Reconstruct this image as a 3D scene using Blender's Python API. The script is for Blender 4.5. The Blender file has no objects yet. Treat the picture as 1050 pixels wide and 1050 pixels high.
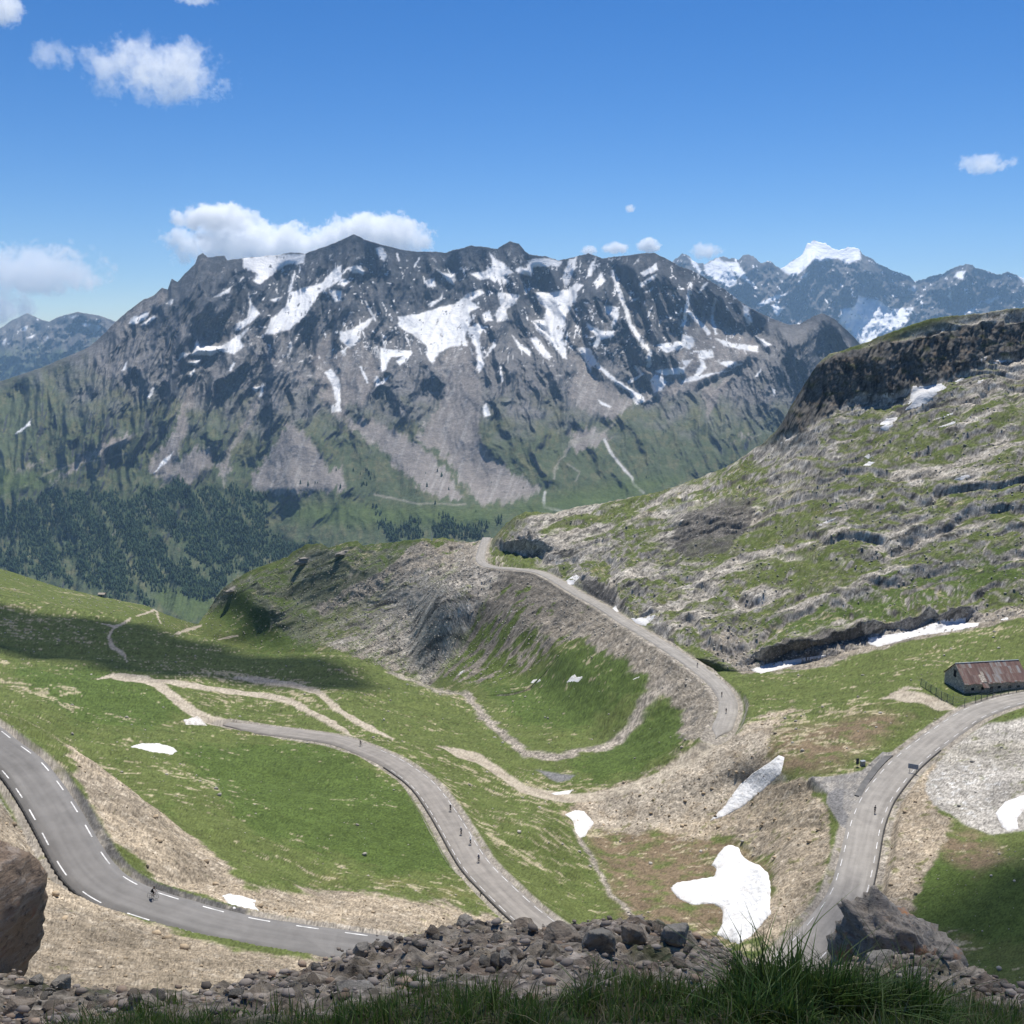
import bpy, bmesh, math, random
import numpy as np
from mathutils import Vector, Matrix, Euler
R_ = math.radians
random.seed(7)
rng = np.random.default_rng(7)
C = bpy.context.scene.collection
sc = bpy.context.scene

# ------------------------------------------------------------------ camera
PITCH = math.atan((525 - 335) / 1050.0)          # horizon a third of the way down
cd = bpy.data.cameras.new('camera')
cam = bpy.data.objects.new('camera', cd)
C.objects.link(cam)
cam.location = (0, 0, 0)
cam.rotation_euler = (R_(90) - PITCH, 0, 0)
cd.sensor_width = 36
cd.lens = 36.0
cd.clip_start = 0.05
cd.clip_end = 200000
sc.camera = cam

# ------------------------------------------------------------------ sky, sun, exposure
SUN_EL, SUN_AZ = R_(62), R_(14)                  # near noon: high, ahead, a little to the right
SUN = np.array([math.sin(SUN_AZ) * math.cos(SUN_EL), math.cos(SUN_AZ) * math.cos(SUN_EL), math.sin(SUN_EL)])
w = bpy.data.worlds.new('World')
sc.world = w
w.use_nodes = True
nt = w.node_tree
bg = nt.nodes['Background']
sky = nt.nodes.new('ShaderNodeTexSky')
sky.sky_type = 'NISHITA'
sky.sun_disc = False
sky.sun_elevation = SUN_EL
sky.sun_rotation = SUN_AZ
sky.altitude = 2600
sky.air_density = 1.0
sky.dust_density = 0.0
sky.ozone_density = 4.0
tint = nt.nodes.new('ShaderNodeHueSaturation')    # the clear, deep blue of high mountain air
tint.inputs['Hue'].default_value = 0.508
tint.inputs['Saturation'].default_value = 1.34
nt.links.new(sky.outputs[0], tint.inputs['Color'])
nt.links.new(tint.outputs[0], bg.inputs[0])
bg.inputs[1].default_value = 0.075
sl = bpy.data.lights.new('sun', 'SUN')
sl.energy = 4.9
sl.angle = R_(0.53)
sl.color = (1.0, 0.96, 0.9)
so = bpy.data.objects.new('sun', sl)
C.objects.link(so)
so.rotation_euler = Vector(-SUN).to_track_quat('-Z', 'Y').to_euler()
sc.view_settings.view_transform = 'Standard'
sc.view_settings.look = 'None'
sc.view_settings.gamma = 1.0
sc.view_settings.exposure = 0.5
sc.render.engine = 'CYCLES'
sc.cycles.max_bounces = 12
sc.cycles.volume_bounces = 10
sc.cycles.transparent_max_bounces = 8
sc.cycles.use_denoising = True
sc.cycles.volume_step_rate = 0.5

# ------------------------------------------------------------------ helpers: survey, noise, masks
CP, SP = math.cos(PITCH), math.sin(PITCH)

def depth_from_z(px, py, z):
    v = (525 - np.asarray(py, float)) / 1050
    return np.asarray(z, float) * (CP + v * SP) / (v * CP - SP)

def unproj(px, py, D):
    """a sighting (px, py in the photo's pixels) at forward distance D, as a point"""
    u = (np.asarray(px, float) - 525) / 1050
    v = (525 - np.asarray(py, float)) / 1050
    f = CP + v * SP
    return np.stack([D * u / f, D * np.ones_like(f), D * (v * CP - SP) / f], -1)

def proj(P):
    X, Y, Z = P[..., 0], P[..., 1], P[..., 2]
    d = Y * CP - Z * SP
    h = Y * SP + Z * CP
    return 525 + 1050 * X / d, 525 - 1050 * h / d

_perm = np.random.default_rng(3).permutation(256).astype(np.int32)
_perm = np.concatenate([_perm, _perm])
_ang = np.random.default_rng(4).random(256) * 2 * np.pi
_gx, _gy = np.cos(_ang).astype(np.float32), np.sin(_ang).astype(np.float32)

def pn(x, y):
    x = np.asarray(x, np.float64); y = np.asarray(y, np.float64)
    xf = np.floor(x); yf = np.floor(y)
    xi = xf.astype(np.int64) & 255; yi = yf.astype(np.int64) & 255
    dx = (x - xf).astype(np.float32); dy = (y - yf).astype(np.float32)
    u = dx * dx * dx * (dx * (dx * 6 - 15) + 10); v = dy * dy * dy * (dy * (dy * 6 - 15) + 10)
    def g(i, j, a, b):
        h = _perm[_perm[(xi + i) & 255] + ((yi + j) & 255)]
        return _gx[h] * a + _gy[h] * b
    n00 = g(0, 0, dx, dy); n10 = g(1, 0, dx - 1, dy); n01 = g(0, 1, dx, dy - 1); n11 = g(1, 1, dx - 1, dy - 1)
    a = n00 + u * (n10 - n00); b = n01 + u * (n11 - n01)
    return (a + v * (b - a)) * 1.5

def fbm(x, y, o=4, g=0.5, s=0.0):
    r = 0; a = 1.0; t = 0
    for k in range(o):
        r = r + a * pn(x + 17.3 * k + s, y - 9.1 * k + s * 1.7); t += a
        a *= g; x = x * 2.03; y = y * 2.03
    return r / t ** 0.5 / 1.1

def ridged(x, y, o=4, g=0.5, s=0.0):
    r = 0; a = 1.0; t = 0
    for k in range(o):
        n = 1 - np.abs(pn(x + 11.7 * k + s, y - 5.3 * k - s)) * 1.6
        r = r + a * n; t += a
        a *= g; x = x * 2.1; y = y * 2.1
    return r / t

def sstep(a, b, x):
    t = np.clip((x - a) / (b - a), 0, 1)
    return t * t * (3 - 2 * t)

def segdist(px, py, poly, closed):
    d = np.full(np.shape(px), 1e9)
    n = len(poly)
    for i in range(n if closed else n - 1):
        ax, ay = poly[i][:2]; bx, by = poly[(i + 1) % n][:2]
        ex, ey = bx - ax, by - ay
        L = ex * ex + ey * ey + 1e-9
        t = np.clip(((px - ax) * ex + (py - ay) * ey) / L, 0, 1)
        d = np.minimum(d, (px - ax - t * ex) ** 2 + (py - ay - t * ey) ** 2)
    return np.sqrt(d)

def inside(px, py, poly):
    r = np.zeros(np.shape(px), bool)
    n = len(poly)
    for i in range(n):
        ax, ay = poly[i][:2]; bx, by = poly[(i + 1) % n][:2]
        if ay == by: continue
        c = ((ay > py) != (by > py)) & (px < (bx - ax) * (py - ay) / (by - ay) + ax)
        r ^= c
    return r

def sdist(px, py, poly):
    d = segdist(px, py, poly, True)
    return np.where(inside(px, py, poly), d, -d)

def region(px, py, poly, soft, pad=12):
    """0..1 cover of a surveyed outline with a soft border, only worked out near it"""
    out = np.zeros(np.shape(px), np.float32)
    P = np.array(poly, float)
    k = pad + soft
    m = (px > P[:, 0].min() - k) & (px < P[:, 0].max() + k) & (py > P[:, 1].min() - k) & (py < P[:, 1].max() + k)
    if m.any():
        out[m] = sstep(-soft, soft, sdist(px[m], py[m], poly))
    return out

def line_region(px, py, poly, width, soft):
    out = np.zeros(np.shape(px), np.float32)
    P = np.array([p[:2] for p in poly], float)
    k = width + soft + 2
    m = (px > P[:, 0].min() - k) & (px < P[:, 0].max() + k) & (py > P[:, 1].min() - k) & (py < P[:, 1].max() + k)
    if m.any():
        out[m] = 1 - sstep(width / 2 - soft, width / 2 + soft, segdist(px[m], py[m], poly, False))
    return out

def track_region(px, py, poly, width, soft):
    """like line_region, narrowing towards both ends"""
    out = np.zeros(np.shape(px), np.float32)
    P = np.array([p[:2] for p in poly], float)
    k = width + soft + 2
    m = (px > P[:, 0].min() - k) & (px < P[:, 0].max() + k) & (py > P[:, 1].min() - k) & (py < P[:, 1].max() + k)
    if not m.any(): return out
    x, y = px[m], py[m]
    seg = np.linalg.norm(np.diff(P, axis=0), axis=1); tot = seg.sum()
    best = np.full(x.shape, 1e9); at = np.zeros(x.shape); acc = 0
    for i in range(len(P) - 1):
        e = P[i + 1] - P[i]
        t = np.clip(((x - P[i, 0]) * e[0] + (y - P[i, 1]) * e[1]) / (e @ e), 0, 1)
        d = np.hypot(x - P[i, 0] - t * e[0], y - P[i, 1] - t * e[1])
        c = d < best; best[c] = d[c]; at[c] = acc + t[c] * seg[i]; acc += seg[i]
    w = width * np.clip(np.minimum(at, tot - at) / 22, .12, 1)
    out[m] = 1 - sstep(np.maximum(w / 2 - soft, 0), w / 2 + soft, best)
    return out

class TPS:
    def __init__(s, pts, lam=1e-3):
        P = np.array(pts, float)
        s.x = P[:, 0] / 100; s.y = P[:, 1] / 100 * 1.6
        n = len(P)
        r2 = (s.x[:, None] - s.x) ** 2 + (s.y[:, None] - s.y) ** 2
        K = r2 * np.log(r2 + 1e-9) + np.eye(n) * lam
        Q = np.stack([np.ones(n), s.x, s.y], 1)
        A = np.block([[K, Q], [Q.T, np.zeros((3, 3))]])
        s.w = np.linalg.solve(A, np.concatenate([np.log(P[:, 2]), [0, 0, 0]]))
    def __call__(s, px, py):
        px = np.asarray(px, float); py = np.asarray(py, float)
        sh = px.shape; x = px.ravel() / 100; y = py.ravel() / 100 * 1.6
        o = s.w[-3] + s.w[-2] * x + s.w[-1] * y
        for i in range(len(s.x)):
            r2 = (x - s.x[i]) ** 2 + (y - s.y[i]) ** 2
            o = o + s.w[i] * r2 * np.log(r2 + 1e-9)
        return np.exp(o).reshape(sh)

def catmull(pts, step):
    P = np.array(pts, float)
    P = np.concatenate([[2 * P[0] - P[1]], P, [2 * P[-1] - P[-2]]])
    out = []
    for i in range(1, len(P) - 2):
        n = max(2, int(np.linalg.norm(P[i + 1][:3] - P[i][:3]) / step))
        t = np.linspace(0, 1, n, endpoint=False)[:, None]
        a, b, c, d = P[i - 1], P[i], P[i + 1], P[i + 2]
        out.append(0.5 * (2 * b + (c - a) * t + (2 * a - 5 * b + 4 * c - d) * t * t + (3 * b - a - 3 * c + d) * t ** 3))
    out.append(P[-2:-1])
    return np.concatenate(out)

# ------------------------------------------------------------------ helpers: objects and materials
def tag(o, label=None, cat=None, group=None, kind=None):
    if label: o['label'] = label
    if cat: o['category'] = cat
    if group: o['group'] = group
    if kind: o['kind'] = kind
    return o

def link(name, me, mats=None, parent=None, smooth=True):
    o = bpy.data.objects.new(name, me)
    C.objects.link(o)
    for m in (mats if isinstance(mats, (list, tuple)) else [mats]):
        if m: me.materials.append(m)
    if parent: o.parent = parent
    if smooth and len(me.polygons): me.polygons.foreach_set('use_smooth', [True] * len(me.polygons))
    return o

def empty(name, loc=(0, 0, 0), rz=0):
    o = bpy.data.objects.new(name, None)
    o.empty_display_size = 0.2
    C.objects.link(o)
    o.location = loc
    o.rotation_euler = (0, 0, rz)
    return o

def mesh_np(name, V, F, col=None, extra=None):
    """V (n,3), F (m,3 or 4); col (n,4) goes to the colour attribute 'Col'"""
    me = bpy.data.meshes.new(name)
    V = np.asarray(V, np.float32); F = np.asarray(F, np.int32)
    n, m, k = len(V), len(F), F.shape[1]
    me.vertices.add(n); me.vertices.foreach_set('co', V.ravel())
    me.loops.add(m * k); me.loops.foreach_set('vertex_index', F.ravel())
    me.polygons.add(m)
    me.polygons.foreach_set('loop_start', np.arange(0, m * k, k, dtype=np.int32))
    me.update(calc_edges=True)
    if col is not None:
        a = me.color_attributes.new('Col', 'FLOAT_COLOR', 'POINT')
        a.data.foreach_set('color', np.asarray(col, np.float32).ravel())
    return me

def grid_faces(nr, nc):
    i = np.arange(nr * nc, dtype=np.int32).reshape(nr, nc)
    return np.stack([i[:-1, :-1], i[:-1, 1:], i[1:, 1:], i[1:, :-1]], -1).reshape(-1, 4)

def mat(name, color, rough=0.9, spec=0.2, noise=None, amt=0.25, bump=0, metal=0.0, color2=None):
    m = bpy.data.materials.new(name); m.use_nodes = True
    n = m.node_tree.nodes; l = m.node_tree.links
    b = n['Principled BSDF']
    b.inputs['Roughness'].default_value = rough
    b.inputs['Specular IOR Level'].default_value = spec
    b.inputs['Metallic'].default_value = metal
    b.inputs['Base Color'].default_value = (*color, 1)
    if noise:
        tc = n.new('ShaderNodeTexCoord'); t = n.new('ShaderNodeTexNoise')
        t.inputs['Scale'].default_value = noise; t.inputs['Detail'].default_value = 6
        l.new(tc.outputs['Object'], t.inputs['Vector'])
        r = n.new('ShaderNodeMix'); r.data_type = 'RGBA'
        c2 = color2 or tuple(c * (1 - amt * 1.6) for c in color)
        r.inputs[6].default_value = (*[min(1, c * (1 + amt)) for c in color], 1)
        r.inputs[7].default_value = (*c2, 1)
        mr = n.new('ShaderNodeMapRange')
        mr.inputs[1].default_value = 0.35; mr.inputs[2].default_value = 0.65
        l.new(t.outputs['Fac'], mr.inputs[0]); l.new(mr.outputs[0], r.inputs[0])
        l.new(r.outputs[2], b.inputs['Base Color'])
        if bump:
            bp = n.new('ShaderNodeBump'); bp.inputs['Strength'].default_value = 1; bp.inputs['Distance'].default_value = bump
            l.new(t.outputs['Fac'], bp.inputs['Height']); l.new(bp.outputs[0], b.inputs['Normal'])
    return m

def ground_mat(name, scales, amt=0.5, bumps=(), stone=None):
    """colour attribute broken up by noise at several sizes (metres) plus relief"""
    m = bpy.data.materials.new(name); m.use_nodes = True
    n = m.node_tree.nodes; l = m.node_tree.links
    b = n['Principled BSDF']
    b.inputs['Roughness'].default_value = 0.95
    b.inputs['Specular IOR Level'].default_value = 0.08
    ca = n.new('ShaderNodeVertexColor'); ca.layer_name = 'Col'
    geo = n.new('ShaderNodeNewGeometry')
    cur = ca.outputs['Color']
    facs = []
    for s in scales:
        t = n.new('ShaderNodeTexNoise')
        t.inputs['Scale'].default_value = 1.0 / s; t.inputs['Detail'].default_value = 4; t.inputs['Roughness'].default_value = 0.65
        l.new(geo.outputs['Position'], t.inputs['Vector'])
        mr = n.new('ShaderNodeMapRange')
        mr.inputs[1].default_value = 0.3; mr.inputs[2].default_value = 0.7
        mr.inputs[3].default_value = 1 - amt; mr.inputs[4].default_value = 1 + amt
        l.new(t.outputs['Fac'], mr.inputs[0])
        mx = n.new('ShaderNodeMix'); mx.data_type = 'RGBA'; mx.blend_type = 'MULTIPLY'; mx.inputs[0].default_value = 1
        # alpha of the attribute says how strongly this ground is speckled
        sp = n.new('ShaderNodeMix'); sp.data_type = 'FLOAT'
        l.new(ca.outputs['Alpha'], sp.inputs[0]); sp.inputs[2].default_value = 1.0
        l.new(mr.outputs[0], sp.inputs[3])
        l.new(cur, mx.inputs[6]); l.new(sp.outputs[0], mx.inputs[7])
        cur = mx.outputs[2]; facs.append(t.outputs['Fac'])
    l.new(cur, b.inputs['Base Color'])
    prev = None
    for i, d in enumerate(bumps):
        bp = n.new('ShaderNodeBump'); bp.inputs['Strength'].default_value = 1; bp.inputs['Distance'].default_value = d
        l.new(facs[i], bp.inputs['Height'])
        if prev: l.new(prev, bp.inputs['Normal'])
        prev = bp.outputs[0]
    if prev: l.new(prev, b.inputs['Normal'])
    return m

def mixc(col, c, f):
    f = np.asarray(f)[..., None]
    return col * (1 - f) + np.asarray(c, np.float32) * f
# ------------------------------------------------------------------ surveyed roads: (px, py, z) of the centre line
ROADS = {
 'upper': [(-60,728,-64.5),(-28,746,-65),(0,768,-66.2),(20,783,-67),(40,808,-68),(57,835,-69.2),(70,858,-70.2),(82,880,-71.4),(98,901,-72.6),(125,918,-73.6),(160,930,-74.6),(200,942,-75.6),(245,953,-76.6),(300,962,-77.6),(350,969,-78.5),(400,976,-79.5),(450,986,-81)],
 'middle': [(232,742,-121.6),(270,748,-121),(310,753,-119.5),(350,760,-118),(393,777,-115.5),(418,792,-114.3),(437,808,-113.2),(455,833,-111.8),(466,851,-111),(486,884,-109.5),(508,908,-108.5),(540,938,-107.5),(575,964,-107)],
 'right': [(805,995,-106),(822,978,-105.8),(838,962,-105.6),(851,946,-105.3),(862,931,-105),(872,912,-105),(880.6,879,-105),(887.6,846,-105),(897,822,-105),(904,811,-105),(912.6,800,-105),(921,790,-105),(931,780,-105),(951,763.5,-105),(974,747,-104.8),(997,732,-104.6),(1022,722,-104.4),(1050,715,-104.2),(1100,708,-104),(1170,703,-103.5)],
 'far': [(499,551,-152.5),(497,556,-150.5),(494,565,-148),(493,575,-145.5),(503,581,-143.6),(530,583.5,-141.6),(550,586,-139.6),(565,592,-137.4),(590,607,-133.6),(617,622,-130.5),(643,639,-127.6),(670,655,-125),(698,673,-122.6),(722,690,-121),(739,706,-119.8),(747,722,-119),(743,740,-118.5),(734,757,-118.6)],
}
ROAD3 = {}
for k, pts in ROADS.items():
    P = np.array(pts)
    ROAD3[k] = catmull(unproj(P[:, 0], P[:, 1], depth_from_z(P[:, 0], P[:, 1], P[:, 2])), 1.0)
    for _ in range(6):                                   # ease the survey's jitter
        q = ROAD3[k].copy(); q[1:-1] = (ROAD3[k][:-2] + 2 * ROAD3[k][1:-1] + ROAD3[k][2:]) / 4; ROAD3[k] = q
ROAD_HALF = {'upper': 3.35, 'middle': 3.35, 'right': 3.7, 'far': 3.1}

# ------------------------------------------------------------------ the near slopes: sightings (px, py, z) and (px, py, distance)
S1 = [(-150,600),(0,610),(60,620),(100,627),(133,634),(200,652),(267,670),(310,668),(350,668),(400,688),(440,703),(480,715),(520,711),(560,704),(640,695),(700,690),(760,688),(830,678),(890,662),(1000,640),(1050,628),(1200,600)]
S2 = [(-150,562),(-60,573),(0,583),(20,589),(60,602),(100,611),(130,617),(150,621),(170,630),(190,637),(203,640),(212,628),(222,612),(232,600),(247,590),(262,583),(278,577),(295,571),(302,565),(315,558),(330,557),(337,562),(345,559),(355,556),(366,554),(372,559),(400,556),(425,553),(440,552),(455,553),(470,555),(485,557),(492,556),(499,554),(504,550),(512,545),(520,538),(530,530),(540,526),(555,526),(570,525),(585,521),(600,518),(620,515),(640,511),(660,507),(680,502),(700,496),(720,488),(740,480),(760,469),(780,456),(795,442),(803,432),(812,415),(822,398),(838,374),(850,363),(870,357),(900,346),(925,336),(950,328),(975,324),(1000,321),(1025,318),(1050,315),(1200,305)]
FZ = [(30,735,-84),(40,765,-80),(-60,780,-58),(-40,830,-57),(0,830,-64),(30,895,-66),(30,940,-60),(100,955,-63),(200,985,-62),(200,1000,-58),(50,1010,-52),(350,1000,-72),(500,1000,-86),(480,965,-97),
 (190,850,-84),(120,830,-80),(250,830,-98),(330,900,-95),(400,870,-105),(330,780,-115),(150,770,-98),(100,800,-88),(60,770,-86),(260,910,-82),(400,935,-92),(450,925,-101),
 (0,700,-105),(100,720,-112),(200,738,-118),(200,700,-128),(100,690,-128),(0,670,-130),(330,710,-135),(400,755,-122),(250,690,-142),(340,672,-150),(267,672,-152),(400,692,-151),(133,637,-160),(200,655,-160),(60,640,-152),(0,625,-150),(440,706,-152),(480,718,-153),
 (560,706,-158),(640,697,-150),(700,692,-133),(760,689,-128),(830,679,-126),(890,663,-121),(1000,641,-114),(1050,629,-110),
 (520,735,-148),(545,760,-143),(570,775,-138.5),(590,800,-135.5),(560,800,-135),(640,812,-131),(700,788,-123.6),(746,757,-117.4),(765,748,-114),(835,800,-106.5),(846,826,-106),(823,815,-109.5),(812,798,-110),(800,738,-113),(620,720,-150),(680,735,-140),(650,760,-138),(690,705,-136),
 (600,845,-134),(650,850,-133),(620,880,-131),(700,880,-129),(745,910,-122),(745,965,-117),(550,850,-119),(500,820,-122),(600,930,-119),(660,940,-118),(450,790,-120),(470,770,-127),
 (820,850,-112),(800,880,-118),(822,930,-111),(765,805,-121),(740,840,-127),(800,770,-110),(850,740,-109),(850,700,-116),(930,700,-107),(930,670,-113),(1050,680,-106),
 (960,800,-103),(1040,770,-101),(1040,833,-99.5),(960,880,-101),(920,900,-104),(1000,940,-98),(1050,980,-92),(900,960,-104),(1050,880,-95),
 (0,1060,-36),(200,1060,-38),(350,1060,-52),(500,1060,-75),(700,1060,-84),(880,1060,-82),(1050,1060,-70),
 (-150,680,-95),(-150,900,-48),(-150,1060,-28),(-150,605,-150),(1200,690,-98),(1200,900,-80),(1200,1060,-50),(1200,605,-98)]
FD = [(px, py, float(depth_from_z(px, py, z))) for px, py, z in FZ]
for k in ROADS:
    for i, (px, py, z) in enumerate(ROADS[k]):
        if k != 'far' or py > 690: FD.append((px, py, float(depth_from_z(px, py, z))))
GD = [(0,584,745),(-150,563,740),(60,603,742),(130,618,752),(170,631,770),(200,641,791),(-150,598,590),(0,608,602),(60,619,615),(100,626,640),(133,633,650),
 (200,651,776),(225,650,772),(250,642,778),(240,662,765),(280,620,775),(300,660,735),(267,669,745),
 (212,628,815),(232,601,822),(262,584,820),(300,572,815),(330,560,800),(400,557,765),(440,553,738),(485,558,715),(350,615,745),(300,615,778),(400,620,698),(340,665,690),(400,687,610),(440,702,555),(480,690,510),(480,714,455),(450,640,618),(430,590,690),
 (560,700,443),(520,708,437),(560,650,500),(560,610,548),(520,595,608),(495,600,612),(460,600,630),(470,570,690),(640,690,425),(630,650,442),(600,640,470),(690,687,398),
 (575,575,575),(540,570,640),(515,572,655),(560,555,610),(600,580,545),(600,560,575),(640,600,478),(660,635,432),(690,655,402),(700,630,412),(760,660,388),(700,600,448),(760,600,426),(830,640,394),(830,665,380),(900,640,396),(900,600,424),(1000,600,410),(1050,590,410),(830,560,455),(900,540,458),(1000,540,446),(1050,530,446),(760,540,492),(700,560,492),(700,520,560),(640,540,572),(600,540,622),
 (760,687,371),(830,677,376),(890,661,386),(1000,639,386),(1050,627,386),
 (830,480,522),(900,460,518),(1000,460,502),(1050,450,502),(850,435,548),(820,440,562),(900,408,565),(950,400,560),(1000,385,570),(1050,365,590),(760,500,560),
 (508,552,690),(530,532,688),(580,523,680),(620,516,670),(660,508,655),(700,498,635),(740,481,617),(780,457,600),(800,440,588),(812,418,584),(825,400,581),(840,374,578),(860,360,582),(900,347,588),(950,331,590),(1000,322,600),(1050,316,612),(1200,306,640),(1200,400,560),(1200,500,470),(1200,598,395)]
for i, (px, py, z) in enumerate(ROADS['far']):
    if py < 690: GD.append((px, py, float(depth_from_z(px, py, z))))
tpsF = TPS(FD, 2e-3); tpsG = TPS(GD, 2e-3)

NC, NF, NJ, NG, NB = 1081, 400, 4, 330, 6
cx = np.linspace(-150, 1200, NC)
s1 = np.interp(cx, *zip(*S1)); s2 = np.interp(cx, *zip(*S2))
s2 = s2 + 1.2 * fbm(cx / 7, cx * 0 + 3.3, 4) * sstep(200, 230, cx)
s2 = np.minimum(s2, s1 - 6)
tF = np.linspace(0, 1, NF)[:, None]; tG = np.linspace(0, 1, NG)[:, None]
yF = 1064 + (s1[None] - 1064) * tF
yG = s1[None] + (s2[None] - s1[None]) * tG
pxg = np.broadcast_to(cx, (NF, NC)); DF = tpsF(pxg, yF)
pxG = np.broadcast_to(cx, (NG, NC)); DG = tpsG(pxG, yG)
# left and right of the knoll the two surveys are one slope: ease them together at their seam
gap = DG[0] - DF[-1]
joined = sstep(470, 520, cx)
DF = DF + (tF ** 14) * (gap * 0.5 * joined)[None]
DG = DG - ((1 - tG) ** 14) * (gap * 0.5 * joined)[None]
PF = unproj(pxg, yF, DF); PG = unproj(pxG, yG, DG)
tj = np.linspace(0, 1, NJ + 2)[1:-1, None, None]
PJ = PF[-1][None] * (1 - tj) + PG[0][None] * tj
PJ[..., 2] -= (np.sin(tj[..., 0] * np.pi) * np.clip((PG[0, :, 1] - PF[-1, :, 1]) * 0.12, 0, 25)[None])
tb = np.linspace(0, 1, NB + 1)[1:, None]
PB = np.repeat(PG[-1][None], NB, 0).copy()
back = tb * 160
dirn = PG[-1][:, :2] / np.linalg.norm(PG[-1][:, :2], axis=1)[:, None]
PB[..., :2] += dirn[None] * back[..., None]
PB[..., 2] -= back * 0.55 * sstep(0, .3, tb) + tb * 4
P = np.concatenate([PF, PJ, PG, PB]).astype(np.float64)
NR = len(P)
zone = np.concatenate([np.zeros(NF), np.full(NJ, .5), np.ones(NG), np.full(NB, 1.5)])[:, None] * np.ones(NC)[None]
px0 = np.concatenate([pxg, np.repeat(cx[None], NJ, 0), pxG, np.repeat(cx[None], NB, 0)])
py0 = np.concatenate([yF, np.repeat(s1[None], NJ, 0), yG, np.repeat(s2[None], NB, 0)])
X, Y, Z = P[..., 0], P[..., 1], P[..., 2]
wx = px0 + 5 * fbm(X / 9, Y / 9, 3, s=5); wy = py0 + 3.5 * fbm(X / 9, Y / 9, 3, s=9)

# land cover of the near slopes, 0..1
def cover(polys, soft=5):
    r = np.zeros(px0.shape, np.float32)
    for p in polys: r = np.maximum(r, region(wx, wy, p, soft))
    return r
gravel = cover([
 [(-160,800),(0,792),(28,835),(50,885),(85,915),(140,942),(240,972),(400,992),(430,1080),(-160,1080)],
 [(-20,728),(20,745),(70,775),(120,800),(150,830),(180,850),(215,872),(250,905),(300,912),(350,912),(400,920),(450,930),(540,948),(480,995),(390,978),(300,955),(235,940),(165,915),(120,890),(95,850),(70,800),(35,768),(0,750)],
 [(575,833),(610,812),(660,795),(700,778),(745,757),(778,738),(815,728),(800,742),(785,765),(792,800),(830,800),(850,840),(850,900),(830,945),(790,985),(765,970),(792,930),(792,890),(765,858),(700,856),(640,852),(600,852)],
 [(900,850),(925,805),(955,778),(975,770),(990,790),(960,830),(975,850),(945,905),(935,940),(900,950),(885,930)]], 13)
tan = np.maximum(gravel, 0)
pale = cover([[(950,800),(970,765),(1000,745),(1060,733),(1210,720),(1210,880),(1060,845),(1020,855),(985,845),(955,825)]], 6)
scree = cover([[(540,590),(560,596),(600,620),(640,650),(690,682),(735,712),(725,735),(690,740),(660,720),(640,695),(590,692),(540,694),(480,700),(430,690),(400,660),(440,615),(480,588)],
 [(340,662),(380,640),(430,620),(460,650),(480,690),(440,700),(395,685)],
 [(760,690),(720,655),(745,645),(790,672),(850,660),(890,645),(990,625),(1060,612),(1060,632),(990,645),(890,668),(830,684)],
 [(430,555),(500,556),(490,575),(450,590),(400,600),(330,630),(320,622),(390,585)]], 5)
dirt = np.zeros(px0.shape, np.float32)
for ln, wd in [([(100,697),(115,693),(150,697),(165,705),(190,725),(215,739),(245,744)],9),([(150,697),(190,702),(230,708),(270,713),(300,720),(340,740),(365,756)],6),([(240,695),(270,697),(300,702),(325,710),(340,722),(370,742),(403,757)],6),
 ([(105,638),(118,643),(134,634)],6),([(118,643),(111,655),(117,665),(128,671),(130,680)],5),([(450,767),(490,778),(515,795),(535,809),(560,816),(590,819),(620,815),(645,808),(680,795),(710,778),(740,762)],9),
 ([(905,716),(918,714),(945,716),(960,722),(985,729)],11),([(912,713),(930,706),(945,707)],5),([(140,632),(160,625),(165,640)],2.5),([(180,650),(207,641)],6),([(225,656),(243,652)],7),([(640,640),(700,660)],2)]:
    dirt = np.maximum(dirt, track_region(wx * .35 + px0 * .65, wy * .35 + py0 * .65, ln, wd, 1.3))
streak = np.zeros(px0.shape, np.float32)
for ln, wd in [([(-5,735),(30,745),(70,765),(110,785),(150,795)],9),([(-20,690),(20,700),(50,715),(75,728)],8),([(50,700),(85,712)],12),([(140,782),(190,795),(240,815),(275,832)],9),([(340,822),(400,828),(440,850),(470,880)],8),([(345,845),(380,850)],7),([(440,800),(500,850),(560,890),(600,915)],10),([(300,712),(345,730)],7),([(220,690),(300,700)],6),([(90,725),(130,738),(175,742)],5),([(500,850),(520,880)],9),([(430,770),(470,785),(500,800)],5)]:
    streak = np.maximum(streak, track_region(wx, wy, ln, wd, wd * .45))
stream = np.zeros(px0.shape, np.float32)
for ln, wd in [([(478,712),(497,735),(520,757),(540,773),(570,778)],9),([(570,778),(610,768),(640,758),(660,746),(682,736)],8),([(400,690),(440,705),(478,714)],4),([(590,852),(605,880),(630,920),(660,950)],5)]:
    stream = np.maximum(stream, line_region(wx, wy, ln, wd, 2.5))
brown = cover([[(790,750),(830,745),(900,728),(935,735),(890,765),(850,790),(800,792),(782,770)],[(600,850),(660,845),(720,850),(770,870),(790,900),(790,960),(700,985),(640,945)],[(940,860),(1000,850),(1040,880),(1000,900)]], 10) * 0.8
lush = cover([[(215,625),(260,592),(330,566),(430,556),(420,585),(370,610),(310,640),(250,650)],[(20,690),(90,688),(150,705),(180,725),(150,745),(80,735)],[(190,770),(330,765),(420,820),(470,890),(400,890),(260,850)],[(500,705),(700,700),(690,730),(600,745),(540,740)],[(590,785),(650,758),(725,738),(715,758),(660,785),(615,800)],[(240,645),(310,640),(320,662),(270,668)],[(790,640),(880,600),(1040,560),(1050,585),(900,630)],[(945,870),(1000,880),(1050,900),(1050,960),(960,950),(930,920)]], 12)
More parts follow.
